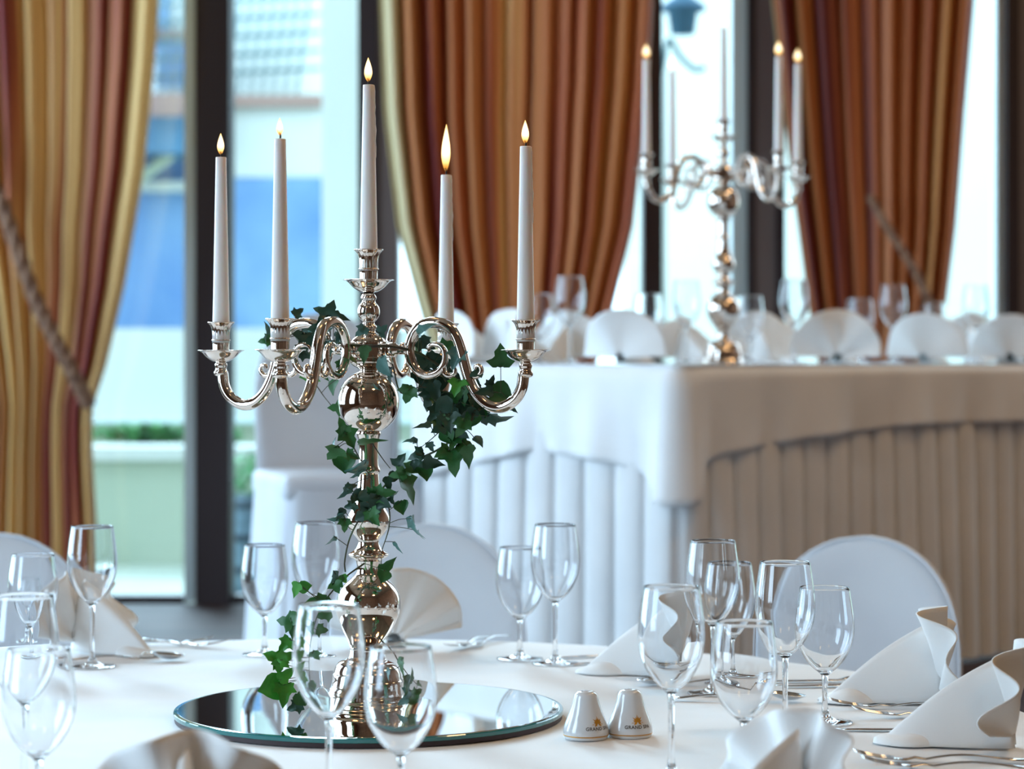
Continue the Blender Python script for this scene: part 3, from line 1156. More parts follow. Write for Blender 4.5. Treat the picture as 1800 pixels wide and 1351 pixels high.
VP = []
VP += vine([(520, 590, 0.10), (545, 620, 0.05), (575, 600, -0.03), (612, 606, -0.045), (648, 608, -0.05), (690, 609, -0.045), (735, 620, -0.02), (768, 640, -0.005), (800, 665, -0.01), (826, 700, -0.02), (830, 735, -0.04), (808, 762, -0.05), (770, 790, -0.04), (725, 812, -0.035), (690, 840, -0.035), (660, 872, -0.035), (636, 905, -0.045), (615, 945, -0.035), (606, 985, -0.02), (607, 1005, -0.02)], 0.0022)
VP += vine([(640, 990, -0.03), (606, 1015, -0.055), (575, 1050, -0.07), (552, 1085, -0.08), (538, 1125, -0.085), (533, 1160, -0.085), (530, 1195, -0.085)], 0.0012)
VP += vine([(668, 862, -0.035), (683, 890, -0.035), (684, 925, -0.03), (672, 965, -0.025)], 0.0012)
VP += vine([(612, 768, -0.04), (632, 805, -0.035), (655, 845, -0.04)], 0.0010)
VP += vine([(655, 780, -0.03), (672, 805, -0.035), (686, 823, -0.04)], 0.0009)
VP += vine([(560, 640, 0.08), (548, 660, 0.09), (565, 690, 0.08), (582, 712, 0.05)], 0.0011)
VP += vine([(665, 1118, -0.045), (688, 1148, -0.06), (706, 1178, -0.06), (716, 1215, -0.06), (722, 1245, -0.06)], 0.0012)
VP += vine([(700, 1165, -0.06), (722, 1190, -0.06), (742, 1206, -0.06)], 0.0008)
VP += vine([(690, 640, -0.03), (705, 690, -0.02), (740, 680, -0.015), (790, 690, -0.01)], 0.0011)
VP += vine([(790, 742, -0.05), (760, 770, -0.05), (735, 790, -0.05)], 0.0008)
VP += vine([(830, 700, -0.03), (850, 690, -0.045), (868, 690, -0.055), (883, 690, -0.06)], 0.0010)


def leaf_shape(var):
    rnd = random.Random(40 + var)
    half = {0: [(0.0, -0.26), (0.18, -0.40), (0.44, -0.38), (0.40, -0.20), (0.58, 0.04), (0.34, 0.06), (0.24, 0.18), (0.20, 0.42), (0.0, 0.72)],
            1: [(0.0, -0.22), (0.16, -0.36), (0.36, -0.36), (0.62, -0.10), (0.40, 0.00), (0.25, 0.10), (0.27, 0.28), (0.14, 0.44), (0.0, 0.64)],
            2: [(0.0, -0.30), (0.12, -0.36), (0.30, -0.28), (0.36, -0.10), (0.24, 0.06), (0.22, 0.26), (0.10, 0.50), (0.04, 0.66), (0.0, 0.80)],
            3: [(0.0, -0.24), (0.20, -0.36), (0.44, -0.26), (0.50, -0.04), (0.44, 0.16), (0.28, 0.34), (0.14, 0.46), (0.06, 0.56), (0.0, 0.60)]}[var % 4]
    bm = bmesh.new()
    cup = rnd.uniform(0.18, 0.4)
    droop = rnd.uniform(0.15, 0.45)

    def zf(x, y):
        return cup * abs(x) - droop * (y - 0.1) ** 2 + 0.05 * math.sin(9 * x + 5 * y + var)
    mids = [bm.verts.new((0, y, zf(0, y) - 0.02)) for _, y in half]
    for sgn in (1, -1):
        edge = [bm.verts.new((sgn * x * (1 + rnd.uniform(-.08, .08)), y, zf(x, y))) if 0 < i < len(half) - 1 else mids[i] for i, (x, y) in enumerate(half)]
        inner = [bm.verts.new((sgn * x * .5, y * .9 + .02, zf(x * .5, y) - 0.01)) if 0 < i < len(half) - 1 else mids[i] for i, (x, y) in enumerate(half)]
        for i in range(len(half) - 1):
            for A, B in ((mids, inner), (inner, edge)):
                vs = [A[i], A[i + 1], B[i + 1], B[i]]
                u_ = []
                for v_ in vs:
                    if v_ not in u_:
                        u_.append(v_)
                if len(u_) > 2:
                    if sgn < 0:
                        u_.reverse()
                    try:
                        bm.faces.new(u_)
                    except ValueError:
                        pass
    return bm


LM = {}


def leaf_mesh(var, tone):
    k = (var % 6, tone)
    if k not in LM:
        me = bpy.data.meshes.new('leaf')
        bm = leaf_shape(var % 6)
        bm.normal_update()
        bm.to_mesh(me)
        bm.free()
        for p in me.polygons:
            p.use_smooth = True
        me.materials.append(LEAF[tone])
        LM[k] = me
    return LM[k]


# px, py, length px, direction of the tip in the picture (deg, 0 right, 90 down), foreshortening 0..1, tone
LV = [
 (568, 548, 26, -150, .9, 0), (580, 546, 30, -70, .95, 0), (594, 556, 28, 20, .9, 0), (578, 568, 30, 110, .8, 0),
 (523, 550, 20, -40, .8, 0), (470, 588, 36, -100, .35, 3), (468, 598, 20, 170, .7, 1), (535, 596, 36, 100, .9, 0), (552, 600, 36, 60, .8, 0),
 (540, 578, 30, -20, .7, 0), (528, 612, 26, 130, .8, 0), (592, 592, 24, 100, .5, 3), (538, 622, 24, 30, .8, 0), (546, 668, 30, 100, .9, 2),
 (566, 655, 26, 60, .8, 1), (588, 676, 30, 105, .5, 1), (600, 640, 22, 60, .6, 1), (613, 630, 28, 30, .4, 1),
 (636, 580, 22, 130, .6, 3), (671, 580, 22, -30, .6, 3), (641, 617, 32, 90, .6, 1), (676, 640, 42, 65, .5, 3), (686, 655, 26, 90, .5, 0),
 (746, 580, 36, -30, .45, 3), (747, 603, 30, 40, .8, 0), (742, 638, 34, 130, .8, 0), (760, 625, 32, 20, .8, 0), (776, 640, 36, 100, .8, 0), (803, 626, 34, 110, .8, 3), (786, 608, 26, -20, .6, 1),
 (718, 690, 32, 110, .95, 1), (752, 672, 36, 140, .9, 0), (764, 684, 40, 70, .95, 0), (776, 700, 30, 60, .8, 0), (745, 655, 28, -150, .7, 0), (804, 677, 32, 100, .8, 2), (824, 660, 24, 0, .6, 0), (838, 655, 22, 150, .7, 0),
 (800, 702, 40, 120, .8, 1), (786, 718, 44, 150, .9, 0), (820, 716, 46, 40, .8, 0), (770, 708, 26, -150, .6, 1), (842, 708, 34, 60, .7, 0), (836, 680, 26, 160, .8, 0),
 (856, 688, 30, 170, .7, 0), (878, 692, 42, 20, .8, 1), (862, 672, 20, -60, .8, 0), (880, 630, 40, -90, .95, 1), (872, 733, 40, 10, .5, 0), (850, 728, 36, 60, .7, 0), (902, 718, 14, 40, .6, 0), (830, 734, 30, 100, .8, 1),
 (766, 728, 34, 130, .9, 0), (790, 738, 36, 80, .9, 0), (812, 748, 32, 110, .8, 1), (772, 752, 24, 150, .6, 0), (748, 748, 28, 175, .55, 0), (786, 764, 28, 70, .8, 1), (800, 775, 26, 110, .6, 1),
 (781, 795, 30, 150, .8, 1), (797, 804, 44, 85, .9, 1), (815, 780, 30, 20, .8, 1), (822, 795, 40, 75, .8, 1), (839, 774, 24, 45, .5, 3), (757, 783, 18, 80, .6, 0), (724, 776, 26, 178, .35, 3), (735, 799, 26, 160, .7, 0), (740, 818, 24, 90, .8, 0),
 (756, 812, 36, 15, .8, 0), (746, 828, 28, 80, .9, 1), (722, 828, 44, 5, .5, 1), (703, 812, 28, -60, .6, 0), (702, 832, 26, 160, .6, 1), (716, 855, 50, 62, .45, 1), (682, 846, 26, 80, .9, 0), (690, 838, 20, 0, .7, 0),
 (672, 868, 32, -10, .7, 1), (662, 885, 40, 110, .7, 0), (650, 872, 30, 170, .6, 1), (690, 868, 18, -20, .5, 3), (688, 878, 16, 60, .8, 0), (706, 888, 26, 78, .6, 1), (674, 880, 18, 120, .7, 1), (642, 902, 36, 150, .6, 0),
 (728, 922, 40, 65, .35, 3), (738, 938, 20, 60, .2, 3), (697, 958, 22, 60, .5, 3), (640, 870, 22, 150, .6, 0), (618, 887, 22, 150, .6, 0), (606, 862, 30, 130, .45, 3), (616, 856, 18, -30, .6, 0),
 (588, 794, 34, 118, .85, 1), (586, 782, 18, -80, .5, 3), (605, 808, 38, 85, .8, 1), (616, 800, 22, 20, .8, 1), (612, 768, 34, 60, .9, 1), (603, 752, 26, -110, .7, 1), (592, 716, 24, 178, .7, 1), (645, 777, 44, -12, .35, 1), (632, 818, 44, 150, .3, 3), (626, 832, 18, 140, .5, 3),
 (594, 908, 30, 165, .5, 3), (606, 920, 22, 90, .7, 1), (583, 948, 22, 130, .3, 3), (677, 998, 34, -40, .9, 1), (675, 1010, 24, 110, .6, 1), (586, 1012, 24, 110, .4, 3), (596, 1020, 22, -40, .7, 1), (604, 1016, 16, 60, .8, 2), (590, 1030, 22, 60, .6, 1),
 (522, 1032, 30, 120, .95, 2), (534, 1030, 24, 10, .9, 2), (560, 1055, 34, 175, .4, 1), (578, 1060, 26, 10, .5, 1), (570, 1080, 30, 150, .6, 1), (504, 1092, 30, -170, .95, 1), (514, 1104, 26, 90, .9, 1), (518, 1086, 24, -20, .8, 1),
 (503, 1130, 28, 130, .9, 2), (484, 1156, 34, -160, .95, 2), (500, 1156, 30, -20, .8, 2), (491, 1168, 26, 90, .9, 2), (500, 1188, 34, -40, .9, 2), (481, 1206, 44, 165, .9, 2), (498, 1215, 38, 95, .9, 2), (538, 1106, 22, -60, .7, 1), (561, 1108, 24, 20, .8, 1), (549, 1154, 28, 75, .9, 1), (538, 1100, 16, 100, .5, 1),
 (770, 668, 36, 80, .8, 0), (790, 655, 34, 30, .8, 0), (812, 690, 36, 80, .8, 1), (755, 700, 34, 110, .8, 0), (795, 728, 34, 20, .8, 0), (828, 725, 34, 140, .8, 0), (846, 722, 30, 100, .7, 1), (775, 745, 30, 60, .8, 1), (560, 575, 30, 170, .8, 0), (545, 590, 28, 60, .8, 3), (575, 610, 28, 80, .8, 0), (733, 660, 30, 60, .8, 0), (560, 625, 26, 130, .8, 0), (655, 905, 30, 60, .8, 1), (628, 872, 26, 30, .7, 0), (735, 812, 26, 30, .8, 0), (808, 765, 30, 110, .8, 0), (600, 900, 22, 120, .6, 0),
 (530, 1225, 30, 60, .6, 1), (520, 1240, 26, 150, .6, 0),
 (708, 1170, 34, 80, .4, 1), (716, 1205, 36, 85, .4, 1), (722, 1225, 30, 120, .7, 3), (712, 1240, 26, 150, .7, 3), (733, 1236, 26, 30, .7, 1), (740, 1222, 24, -30, .6, 1), (727, 1192, 26, -80, .3, 1), (678, 1185, 20, 100, .5, 3), (746, 1205, 16, 20, .4, 1),
]
rnd = random.Random(11)
for k, (px, py, sz, ang, fs, tone) in enumerate(LV):
    # nearest vine point in the view gives the depth
    best = min(VP, key=lambda p: ((p.x / p.y * F + 900 - px) ** 2 + (HY - (p.z - ZC) / p.y * F - py) ** 2))
    Y = best.y - 0.006 - rnd.uniform(0, 0.022)
    if 725 < px < 925 and 590 < py < 735:
        Y = best.y + rnd.uniform(-0.004, 0.02)
    if (px, py) in ((746, 580), (803, 626), (856, 688), (838, 655), (804, 677)):
        Y = best.y - 0.055
    ln = sz * Y / F / 1.0
    o = bpy.data.objects.new('leaf', leaf_mesh(k, tone))
    link(o, iv)
    a = R(ang)
    tip = Vector((math.cos(a), 0, -math.sin(a)))
    nrm = Vector((0, -1, 0))
    side = tip.cross(nrm)
    tilt = math.acos(max(0.15, min(1, fs))) * (1 if rnd.random() < .5 else -1)
    if fs < 0.6:
        q = Matrix.Rotation(tilt, 3, tip)          # seen edge on: turned about its midrib
    else:
        q = Matrix.Rotation(rnd.uniform(-.5, .5), 3, tip) @ Matrix.Rotation(rnd.uniform(-.5, .35), 3, side)
    nrm2 = q @ nrm
    tip2 = q @ tip
    sd = tip2.cross(nrm2)
    M = Matrix((sd, tip2, nrm2)).transposed().to_4x4()
    c = at(px, py, Y)
    M = Matrix.Translation(c - IO) @ M @ Matrix.Diagonal((ln * 1.1, ln * 1.1, ln * 1.1, 1))
    o.matrix_local = M
    # stalk from the leaf base to the vine
    base = c - tip2 * ln * 0.3
    tgt = best
    if (base - tgt).length > 0.004:
        bm = bmesh.new()
        mid = base.lerp(tgt, 0.5) + Vector((0, -0.003, 0.10 * (base - tgt).length * rnd.uniform(-1, 1)))
        add_tube(bm, [p - IO for p in catmull([base, mid, tgt], 4)], 0.0005, 5)
        mobj('stalk', bm, M_vine, iv)


# ---------------------------------------------------------------- wine glasses
def glass_bm(H, stem, rmax=0.0365, rrim=0.0305, rf=0.0350, seg=56):
    B = H - stem
    bowl = [(0.0, 0.0046), (0.035, 0.0085), (0.08, 0.0150), (0.14, 0.0212), (0.22, 0.0272), (0.32, 0.0325), (0.42, 0.0355), (0.52, 0.0366), (0.64, 0.0362), (0.76, 0.0347), (0.88, 0.0327), (1.0, 0.0307)]
    wall = [(0.0, 0.0040), (0.1, 0.0026), (0.25, 0.0016), (0.5, 0.0010), (1.0, 0.0008)]
    k = rmax / 0.0366
    out = [(0.0005, 0.0003), (rf * .85, 0.0), (rf, 0.0004), (rf + .0002, 0.0012), (rf - .001, 0.0019), (rf * .72, 0.0026), (rf * .42, 0.0042), (rf * .2, 0.0085), (0.0044, 0.0150), (0.0035, 0.024)]
    out += [(0.0033, stem * .5), (0.0034, stem * .8), (0.0039, stem - 0.006)]
    ob = smooth_prof([(r * k, stem + B * t) for t, r in bowl], 4)
    ib = []
    for r, z in ob:
        t = (z - stem) / B
        ib.append((r - lerp_table(wall, t), z))
    rim = [(ob[-1][0] - 0.0002, H + 0.0003), (ob[-1][0] - 0.0006, H + 0.0003)]
    inner = [(r, z) for r, z in ib[::-1] if z > stem + 0.0065 and r > 0.001]
    prof = out + ob + rim + inner + [(inner[-1][0] * .5, stem + 0.0058), (0.0003, stem + 0.0056)]
    bm = bmesh.new()
    add_lathe(bm, prof, seg)
    # close the two tiny holes on the axis
    bmesh.ops.holes_fill(bm, edges=[e for e in bm.edges if e.is_boundary], sides=0)
    bmesh.ops.recalc_face_normals(bm, faces=bm.faces[:])
    return bm


def place_glass(kind, px, Y, z, label, group, store={}):
    loc = Vector((X(px, Y), Y, z))
    if kind not in store:
        H, stem, rm = {'A': (0.21, 0.092, 0.0370), 'B': (0.171, 0.060, 0.0370), 'C': (0.105, 0.045, 0.0235)}[kind]
        bm = glass_bm(H, stem, rm) if kind != 'C' else glass_bm(H, stem, rm, rf=0.026)
        o = mobj({'A': 'wine_glass', 'B': 'water_glass', 'C': 'sherry_glass'}[kind], bm, M_glass, None, loc=loc)
        store[kind] = o
    else:
        o = store[kind].copy()
        COL.objects.link(o)
        o.location = loc
    tag(o, label, 'glass', group)
    return o


G = 'stemmed glasses on the round table'
for kind, px, Y, lab in [
    ('A', 1380, 2.91, 'tall wine glass in front of the covered chair, left of the short glass'),
    ('B', 1450, 2.99, 'shorter glass standing right before the domed chair, left of the folded napkin'),
    ('A', 1180, 2.60, 'tall wine glass nearest to the two shakers'),
    ('B', 1308, 2.60, 'short round glass in front, behind the blurred napkin on the right'),
    ('A', 578, 2.41, 'tall wine glass in front of the candelabrum foot, left one of the pair'),
    ('B', 704, 2.38, 'short wide glass in front of the candelabrum foot, right one of the pair'),
    ('A', 162, 3.53, 'tall wine glass before the left napkin, seen against the window'),
    ('B', 58, 3.49, 'medium glass left of the tall wine glass, before the left chair'),
    ('A', 42, 2.505, 'tall wine glass at the left edge, behind the round one'),
    ('B', 68, 2.36, 'round short glass nearest the camera at the left edge'),
    ('C', 50, 3.80, 'tiny stemmed glass at the left edge behind the others'),
    ('B', 465, 3.67, 'short glass left of the ivy, seen against the window post'),
    ('A', 555, 3.61, 'tall wine glass behind the ivy, left of the candelabrum stem'),
    ('B', 914, 3.62, 'short glass at the far rim, left one of the pair before the covered chair'),
    ('A', 976, 3.565, 'tall wine glass at the far rim beside the knife'),
    ('A', 1253, 3.25, 'tall wine glass behind the shakers glass, before the napkin'),
    ('B', 1282, 3.35, 'short glass right behind the tall wine glass by the napkin'),
]:
    place_glass(kind, px, Y, TT, lab, G)
G3 = 'glasses on the head table'
for kind, px, Y, lab in [
    ('A', 1002, 5.71, 'large blurred wine glass near the left end of the head table'),
    ('B', 948, 5.82, 'small blurred glass left of the large one on the head table'),
    ('B', 1140, 5.80, 'small blurred glass before the dark window post'),
    ('A', 1206, 6.02, 'blurred wine glass left of the far candelabrum, against the window'),
    ('B', 1318, 6.0, 'small blurred glass just right of the far candelabrum stem'),
    ('A', 1396, 5.93, 'blurred wine glass at the left hem of the dark curtain'),
    ('B', 1512, 6.28, 'small blurred glass before the dark curtain, between two napkins'),
    ('A', 1570, 6.34, 'blurred wine glass before the dark curtain, above the gap'),
    ('B', 1642, 6.75, 'small blurred glass below the right rope'),
    ('A', 1716, 6.42, 'blurred wine glass against the bright pane at the far right'),
]:
    place_glass(kind, px, Y, TZ + 0.005, lab, G3)


# ---------------------------------------------------------------- folded napkins
def napkin_meshes(seed):
    rn = random.Random(seed)
    Rr = 0.118
    n = {0: 3.5, 1: 3.5, 2: 3.5, 3: 5.5, 4: 2.0, 5: 2.5}[seed]
    soft = 0.45 if seed > 3 else 1.0
    a0, a1 = (-1.42, 1.42) if seed < 4 else (-1.53, 1.53)
    p1 = rn.uniform(0, 6)
    bm = bmesh.new()

    def fn(u, v):
        a = a0 + (a1 - a0) * u
        r = 0.012 + (Rr * (1 - 0.06 * math.sin(3 * u + p1) - 0.10 * (2 * u - 1) ** 4 * (1 if seed < 4 else 0.2)) - 0.012) * v
        ph = u * n * 2 * PI
        tri = math.sin(ph + 0.8 * math.sin(3 * u + p1)) * (0.75 + 0.25 * math.sin(5 * u + p1))
        amp = (0.021 if seed != 3 else 0.012) * soft * v ** 1.2 + 0.002
        curl = 0.016 * v * v * math.sin(2.3 * PI * u + p1)
        return Vector((r * math.sin(a), tri * amp + curl, r * math.cos(a) + 0.0015 + 0.012))
    grid_mesh(bm, fn, 98, 14)
    for v in bm.verts:
        v.co.z = max(v.co.z, 0.0015)
    # stand: a folded triangle leaning back behind the fan
    b2 = bmesh.new()
    Ls = 0.150

    def st(u, v):
        # v from the spine (0) down to the table (1); u from the top (0) to the tip (1)
        top = Vector((0, 0.004, 0.112))
        tip = Vector((0, Ls, 0.006))
        sp = top.lerp(tip, u)
        sp.z += 0.010 * math.sin(PI * u)
        k = abs(v * 2 - 1)
        sgn = 1 if v > .5 else -1
        w_ = 0.032 * math.sin(min(1, u * 1.15 + 0.25) * PI * .5) * (1 - 0.75 * u)
        z = sp.z * (1 - k) + 0.002 * k
        return Vector((sgn * (w_ * k ** .8 + 0.003) + 0.004 * math.sin(4 * u + p1) * k, sp.y - 0.006 * k * (1 - u), z))
    grid_mesh(b2, st, 24, 20)
    # soft cuff folded over at the tip
    b3 = bmesh.new()

    def cf(u, v):
        a = PI * (v * 1.0)
        y = Ls * (0.55 + 0.52 * u)
        r = 0.002 + 0.019 * math.sin(PI * min(1, u * .9 + .06)) ** 0.8
        return Vector((-r * 1.4 * math.cos(a), y, r * 0.75 * math.sin(a) * (1 + .2 * math.sin(6 * u + p1)) + 0.0015))
    grid_mesh(b3, cf, 16, 14)
    return bm, b2, b3


def napkin(label, loc, rotz, group, seed, store={}, tilt=0):
    root = thing('folded_napkin', label, 'napkin', loc, rotz, group)
    k = seed
    if k not in store:
        ms = []
        for nm, b in zip(('fan', 'support_fold', 'cuff'), napkin_meshes(k)):
            me = bpy.data.meshes.new(nm)
            b.normal_update()
            b.to_mesh(me)
            b.free()
            for p in me.polygons:
                p.use_smooth = True
            me.materials.append(M_napkin)
            ms.append(me)
        store[k] = ms
    for nm, me in zip(('fan', 'support_fold', 'cuff'), store[k]):
        o = bpy.data.objects.new(nm, me)
        link(o, root)
        md = o.modifiers.new('thick', 'SOLIDIFY')
        md.thickness = 0.0016
        md.offset = 0
    return root


def nap_at(label, px, Y, z, tipdir, group, seed, s=1.0):
    """tipdir: direction (x, y) in which the support fold's tip points"""
    o = napkin(label, (X(px, Y), Y, z), math.atan2(tipdir[1], tipdir[0]) - PI / 2, group, seed)
    o.scale = (s, s, s)
    return o


NG = 'fan folded napkins on the round table'
nap_at('white fan napkin standing right of the short glass, its fold pointing at the glasses', 1650, 3.16, TT, (-1, 0.02), NG, 0, 1.0)
nap_at('large white fan napkin cut off by the right edge', 1782, 2.79, TT, (-1, 0.25), NG, 1, 1.02)
nap_at('white napkin behind the tall glasses, between shakers and covered chair', 1205, 3.42, TT, (-1, 0.25), NG, 2, 1.0)
nap_at('white fan napkin spread open behind the candelabrum stem', 692, 3.74, TT, (-0.15, 1), NG, 3, 1.0)
nap_at('soft white napkin behind the tall glass on the left', 140, 3.72, TT, (0.85, -0.52), NG, 1, 0.98)
nap_at('blurred grey-white napkin at the bottom edge, left of the foot of the glasses', 325, 2.12, TT, (0.1, -1), NG, 2, 1.0)
nap_at('blurred white napkin at the bottom edge before the short round glass', 1405, 2.28, TT, (-0.85, -.6), NG, 3, 0.93)
NF = 'fan folded napkins on the head table'
for k, (px, Y, lab, td, sc) in enumerate([
    (795, 6.03, 'blurred napkin behind the back arm of the big candelabrum', (.9, .4), 1.05),
    (888, 5.92, 'blurred napkin behind the right candle of the big candelabrum', (.9, .4), 1.0),
    (1090, 5.62, 'blurred napkin at the near corner of the head table', (.5, .9), 1.0),
    (1000, 6.14, 'greyish blurred napkin behind the large glass of the head table', (-.5, -.9), 0.95),
    (1196, 6.35, 'greyish blurred napkin left of the far candelabrum, against the window', (.5, -.9), 0.9),
    (1328, 6.22, 'blurred napkin just right of the far candelabrum', (.2, -.9), 1.0),
    (1366, 6.44, 'shaded blurred napkin beside the left hem of the dark curtain', (.2, -.9), 0.9),
    (1472, 5.98, 'cream blurred napkin before the dark curtain, near its left hem', (.3, .9), 1.0),
    (1622, 6.14, 'cream blurred napkin under the right hem of the dark curtain', (.5, .9), 1.0),
    (1702, 6.62, 'grey blurred napkin against the bright pane on the right', (.2, -.9), 1.0),
    (1775, 6.29, 'tan blurred napkin at the right edge of the head table', (.3, .9), 1.0),
]):
    nap_at(lab, px, Y, TZ + 0.005, td, NF, 4 + k % 2, sc)


# ---------------------------------------------------------------- salt and pepper shakers
SP = [(0.0, 0.0263), (0.003, 0.0272), (0.008, 0.0278), (0.014, 0.0268), (0.022, 0.0240), (0.032, 0.0200), (0.042, 0.0168), (0.049, 0.0152), (0.0535, 0.0135), (0.0562, 0.0100), (0.0572, 0.0055)]


def shaker(label, px, Y, turn, holes, group):
    root = thing('table_shaker', label, 'shaker', (X(px, Y), Y, TT), turn, group)
    bm = bmesh.new()
    prof = [(0.0005, 0.0)] + [(r, z) for z, r in SP] + [(0.0005, 0.0575)]
    add_lathe(bm, [prof[0]] + smooth_prof(prof[1:], 4), 64)
    mobj('body', bm, M_china, root)
    bm = bmesh.new()
    r = lerp_table(SP, 0.0042) + 0.0002
    add_lathe(bm, [(r - .0004, 0.0034), (r, 0.0036), (r + .0001, 0.0048), (r - .0003, 0.0050)], 64)
    mobj('gold_band', bm, M_gold, root)
    for k in range(holes):
        bm = bmesh.new()
        a = 2 * PI * k / max(holes - 1, 1)
        c = (0, 0) if k == 0 else (0.0055 * math.cos(a), 0.0055 * math.sin(a))
        add_lathe(bm, [(0.0, 0.0003), (0.0008, 0.0002), (0.0009, -0.0008), (0, -0.0008)], 10, c=(c[0], c[1], 0.0574 - (0 if k == 0 else 0.0003)))
        mobj('hole', bm, M_hole, root)

    def wrap(x, z):
        rr = lerp_table(SP, z) + 0.00025
        a = x / 0.026
        return Vector((rr * math.sin(a), -rr * math.cos(a), z))
    # emblem: a gold flower of pointed petals over a leaf pair
    bm = bmesh.new()
    for k in range(11):
        a = PI * (k - 5) / 7.2
        ln = 0.0086 if k % 2 else 0.0066
        c = (0.0, 0.0205)
        pts = [(0, 0), (0.0012, 0.45), (0, 1.0), (-0.0012, 0.45)]
        vs = []
        for (sx, t) in pts:
            x = c[0] + math.sin(a) * ln * t + math.cos(a) * sx
            z = c[1] + math.cos(a) * ln * t - math.sin(a) * sx
            vs.append(bm.verts.new(wrap(x, z)))
        bm.faces.new(vs)
    for s in (-1, 1):
        vs = [bm.verts.new(wrap(s * x, z)) for x, z in ((0.0002, 0.0200), (0.0022, 0.0188), (0.0042, 0.0196), (0.0020, 0.0206))]
        bm.faces.new(vs if s > 0 else vs[::-1])
    mobj('emblem', bm, M_gold, root, smooth=False)
    cu = bpy.data.curves.new('lettering', 'FONT')
    cu.body = 'GRAND SPA'
    cu.size = 0.0056
    cu.offset = 0.00016
    cu.align_x = 'CENTER'
    cu.space_character = 1.1
    tmp = bpy.data.objects.new('lettering_source', cu)
    COL.objects.link(tmp)
    dg = bpy.context.evaluated_depsgraph_get()
    me = bpy.data.meshes.new_from_object(tmp.evaluated_get(dg))
    bpy.data.objects.remove(tmp)
    bm = bmesh.new()
    bm.from_mesh(me)
    bmesh.ops.subdivide_edges(bm, edges=[e for e in bm.edges if e.calc_length() > 0.001], cuts=1)
    for v in bm.verts:
        v.co = wrap(v.co.x, 0.0125 + v.co.y)
    me.materials.clear()
    mobj('lettering', bm, M_ink, root, smooth=False)
    return root


shaker('white porcelain shaker with gold emblem, left of the pair by the mirror', 1030, 2.870, R(34), 3, 'salt and pepper shakers')
shaker('white porcelain shaker with gold emblem, right of the pair by the tall glass', 1107, 2.885, R(20), 5, 'salt and pepper shakers')


# ---------------------------------------------------------------- cutlery
def strip(bm, rows, z0=0.0):
    """rows: (x, half width, z, thickness); closed flat bar along x"""
    R_ = []
    for x, hw, z, th, *cy in rows:
        c = cy[0] if cy else 0.0
        R_.append([bm.verts.new(p) for p in ((x, c - hw, z + th * .3), (x, c - hw * .4, z + th), (x, c + hw * .4, z + th), (x, c + hw, z + th * .3), (x, c + hw * .6, z), (x, c - hw * .6, z))])
    for a, b in zip(R_, R_[1:]):
        for i in range(6):
            j = (i + 1) % 6
            bm.faces.new((a[i], b[i], b[j], a[j]))
    bm.faces.new(R_[0])
    bm.faces.new(R_[-1][::-1])


def handle_rows(x0, x1):
    n = 8
    out = []
    for k in range(n + 1):
        t = k / n
        x = x0 + (x1 - x0) * t
        out.append((x, 0.0036 + 0.006 * t ** 2 - (0.004 * max(0, t - .9) * 10), 0.002 + 0.007 * math.sin(PI * min(1, t * 1.1)) * (1 - t * .6), 0.0025))
    return out


def fork_bm():
    bm = bmesh.new()
    strip(bm, [(0.046, 0.0115, 0.0035, 0.0016), (0.058, 0.0105, 0.0022, 0.0018), (0.070, 0.0045, 0.004, 0.0025)] + handle_rows(0.082, 0.195))
    for k in range(4):
        c = -0.0096 + k * 0.0064
        strip(bm, [(0.0, 0.0009, 0.0125, 0.001, c * .95), (0.015, 0.0014, 0.0080, 0.0014, c), (0.032, 0.0016, 0.0048, 0.0016, c), (0.047, 0.0018, 0.0035, 0.0016, c)])
    return bm


def knife_bm():
    bm = bmesh.new()
    strip(bm, [(0.0, 0.001, 0.0008, 0.0012, 0.004), (0.015, 0.0065, 0.0006, 0.0014), (0.06, 0.0085, 0.0006, 0.0018), (0.105, 0.0080, 0.0008, 0.0022), (0.112, 0.0050, 0.0010, 0.0045), (0.118, 0.0048, 0.001, 0.006), (0.16, 0.0065, 0.001, 0.0072), (0.205, 0.0085, 0.001, 0.0075), (0.213, 0.005, 0.001, 0.006)])
    return bm


def spoon_bm():
    bm = bmesh.new()
    cx, a_, b_ = 0.026, 0.027, 0.0175

    def fn(u, v):
        a = u * 2 * PI
        r = v
        x, y = cx + a_ * r * math.cos(a), b_ * r * math.sin(a)
        return Vector((x, y, 0.0015 + 0.0085 * r ** 2 + (0.003 * r * math.cos(a))))
    V1 = grid_mesh(bm, fn, 32, 8, closed=True)
    bmesh.ops.remove_doubles(bm, verts=bm.verts[:], dist=0.0001)
    strip(bm, [(0.050, 0.0050, 0.0110, 0.0016), (0.062, 0.0032, 0.0105, 0.0024)] + handle_rows(0.07, 0.18))
    return bm


def cutlery(kind, px, Y, ang, label, z=None, store={}):
    loc = Vector((X(px, Y), Y, (TT if z is None else z) + 0.0006))
    if kind not in store:
        bm = {'fork': fork_bm, 'knife': knife_bm, 'spoon': spoon_bm}[kind]()
        o = mobj(kind, bm, M_steel, None, loc=loc)
        if kind == 'spoon':
            md = o.modifiers.new('thick', 'SOLIDIFY')
            md.thickness = 0.0012
        store[kind] = o
    else:
        o = store[kind].copy()
        COL.objects.link(o)
        o.location = loc
    o.rotation_euler = (0, 0, R(ang))
    tag(o, label, kind, 'silver cutlery on the round table')
    return o


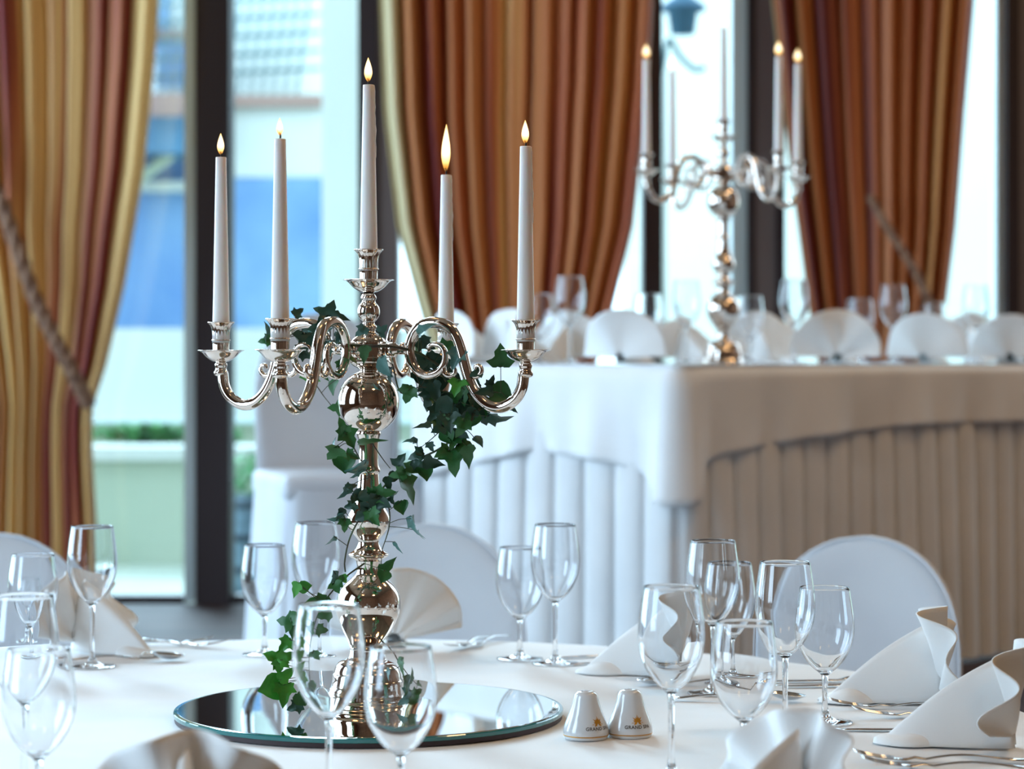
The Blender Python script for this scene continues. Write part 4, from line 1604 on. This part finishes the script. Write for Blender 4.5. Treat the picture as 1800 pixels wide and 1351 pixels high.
cutlery('spoon', 325, 3.60, 186, 'dessert spoon with golden reflection in front of the left napkin')
cutlery('fork', 403, 3.755, 168, 'fork farthest right of the two beside the left napkin')
cutlery('fork', 372, 3.79, 172, 'fork lying behind the other one beside the left napkin')
cutlery('fork', 790, 3.70, 72, 'fork seen end on, right of the fan napkin behind the candelabrum')
cutlery('fork', 812, 3.72, 68, 'second fork seen end on, nearer the covered chair')
cutlery('knife', 975, 3.62, 22, 'knife behind the foot of the tall far glass')
cutlery('knife', 992, 3.54, 25, 'knife whose handle runs to the napkin, in front of the other')
cutlery('spoon', 1120, 3.33, -3, 'thin spoon pointing at the napkin behind the shakers')
cutlery('knife', 1345, 3.36, 3, 'knife behind the stem of the tall glass before the covered chair')
cutlery('knife', 1362, 3.31, 4, 'knife in front of the other, behind the short glass stem')
cutlery('spoon', 1416, 3.17, 176, 'small spoon lying left of the short glass, bowl towards the napkin')
cutlery('fork', 1455, 3.11, -4, 'fork with raised tines between the two right napkins, in front')
cutlery('fork', 1500, 3.03, 3, 'fork with raised tines between the two right napkins, behind')
cutlery('knife', 1468, 2.925, -2, 'knife before the big napkin at the right edge')
cutlery('fork', 1500, 2.70, -3, 'fork at the bottom edge, below the big right napkin')
cutlery('fork', 1512, 2.66, -7, 'second fork at the bottom edge, crossing the first')

# ---------------------------------------------------------------- chandelier bulbs behind the camera, seen in the silver
for (x, y) in ((-1.6, -0.6), (1.6, -0.6), (-1.6, 3.0), (1.8, 3.0), (2.4, 5.2)):
    t = thing('ceiling_light', 'round warm ceiling lamp above the tables, at x %d' % 0, 'lamp', (x, y, 4.5), 0, 'ceiling lamps')
    t['label'] = 'round warm ceiling lamp with a ring of small bulbs'
    bm = bmesh.new()
    add_lathe(bm, [(0, -0.001), (0.33, -0.001), (0.33, -0.03), (0.29, -0.035), (0.28, -0.01), (0, -0.01)], 32)
    mobj('mount', bm, M_gold, t)
    for k in range(6):
        bm = bmesh.new()
        a = 2 * PI * k / 6
        add_lathe(bm, smooth_prof([(0.001, 0.0), (0.010, -0.006), (0.024, -0.03), (0.026, -0.045), (0.015, -0.062), (0.001, -0.067)], 3), 14, c=(0.42 * math.cos(a), 0.42 * math.sin(a), -0.03))
        mobj('bulb', bm, M_bulb, t)
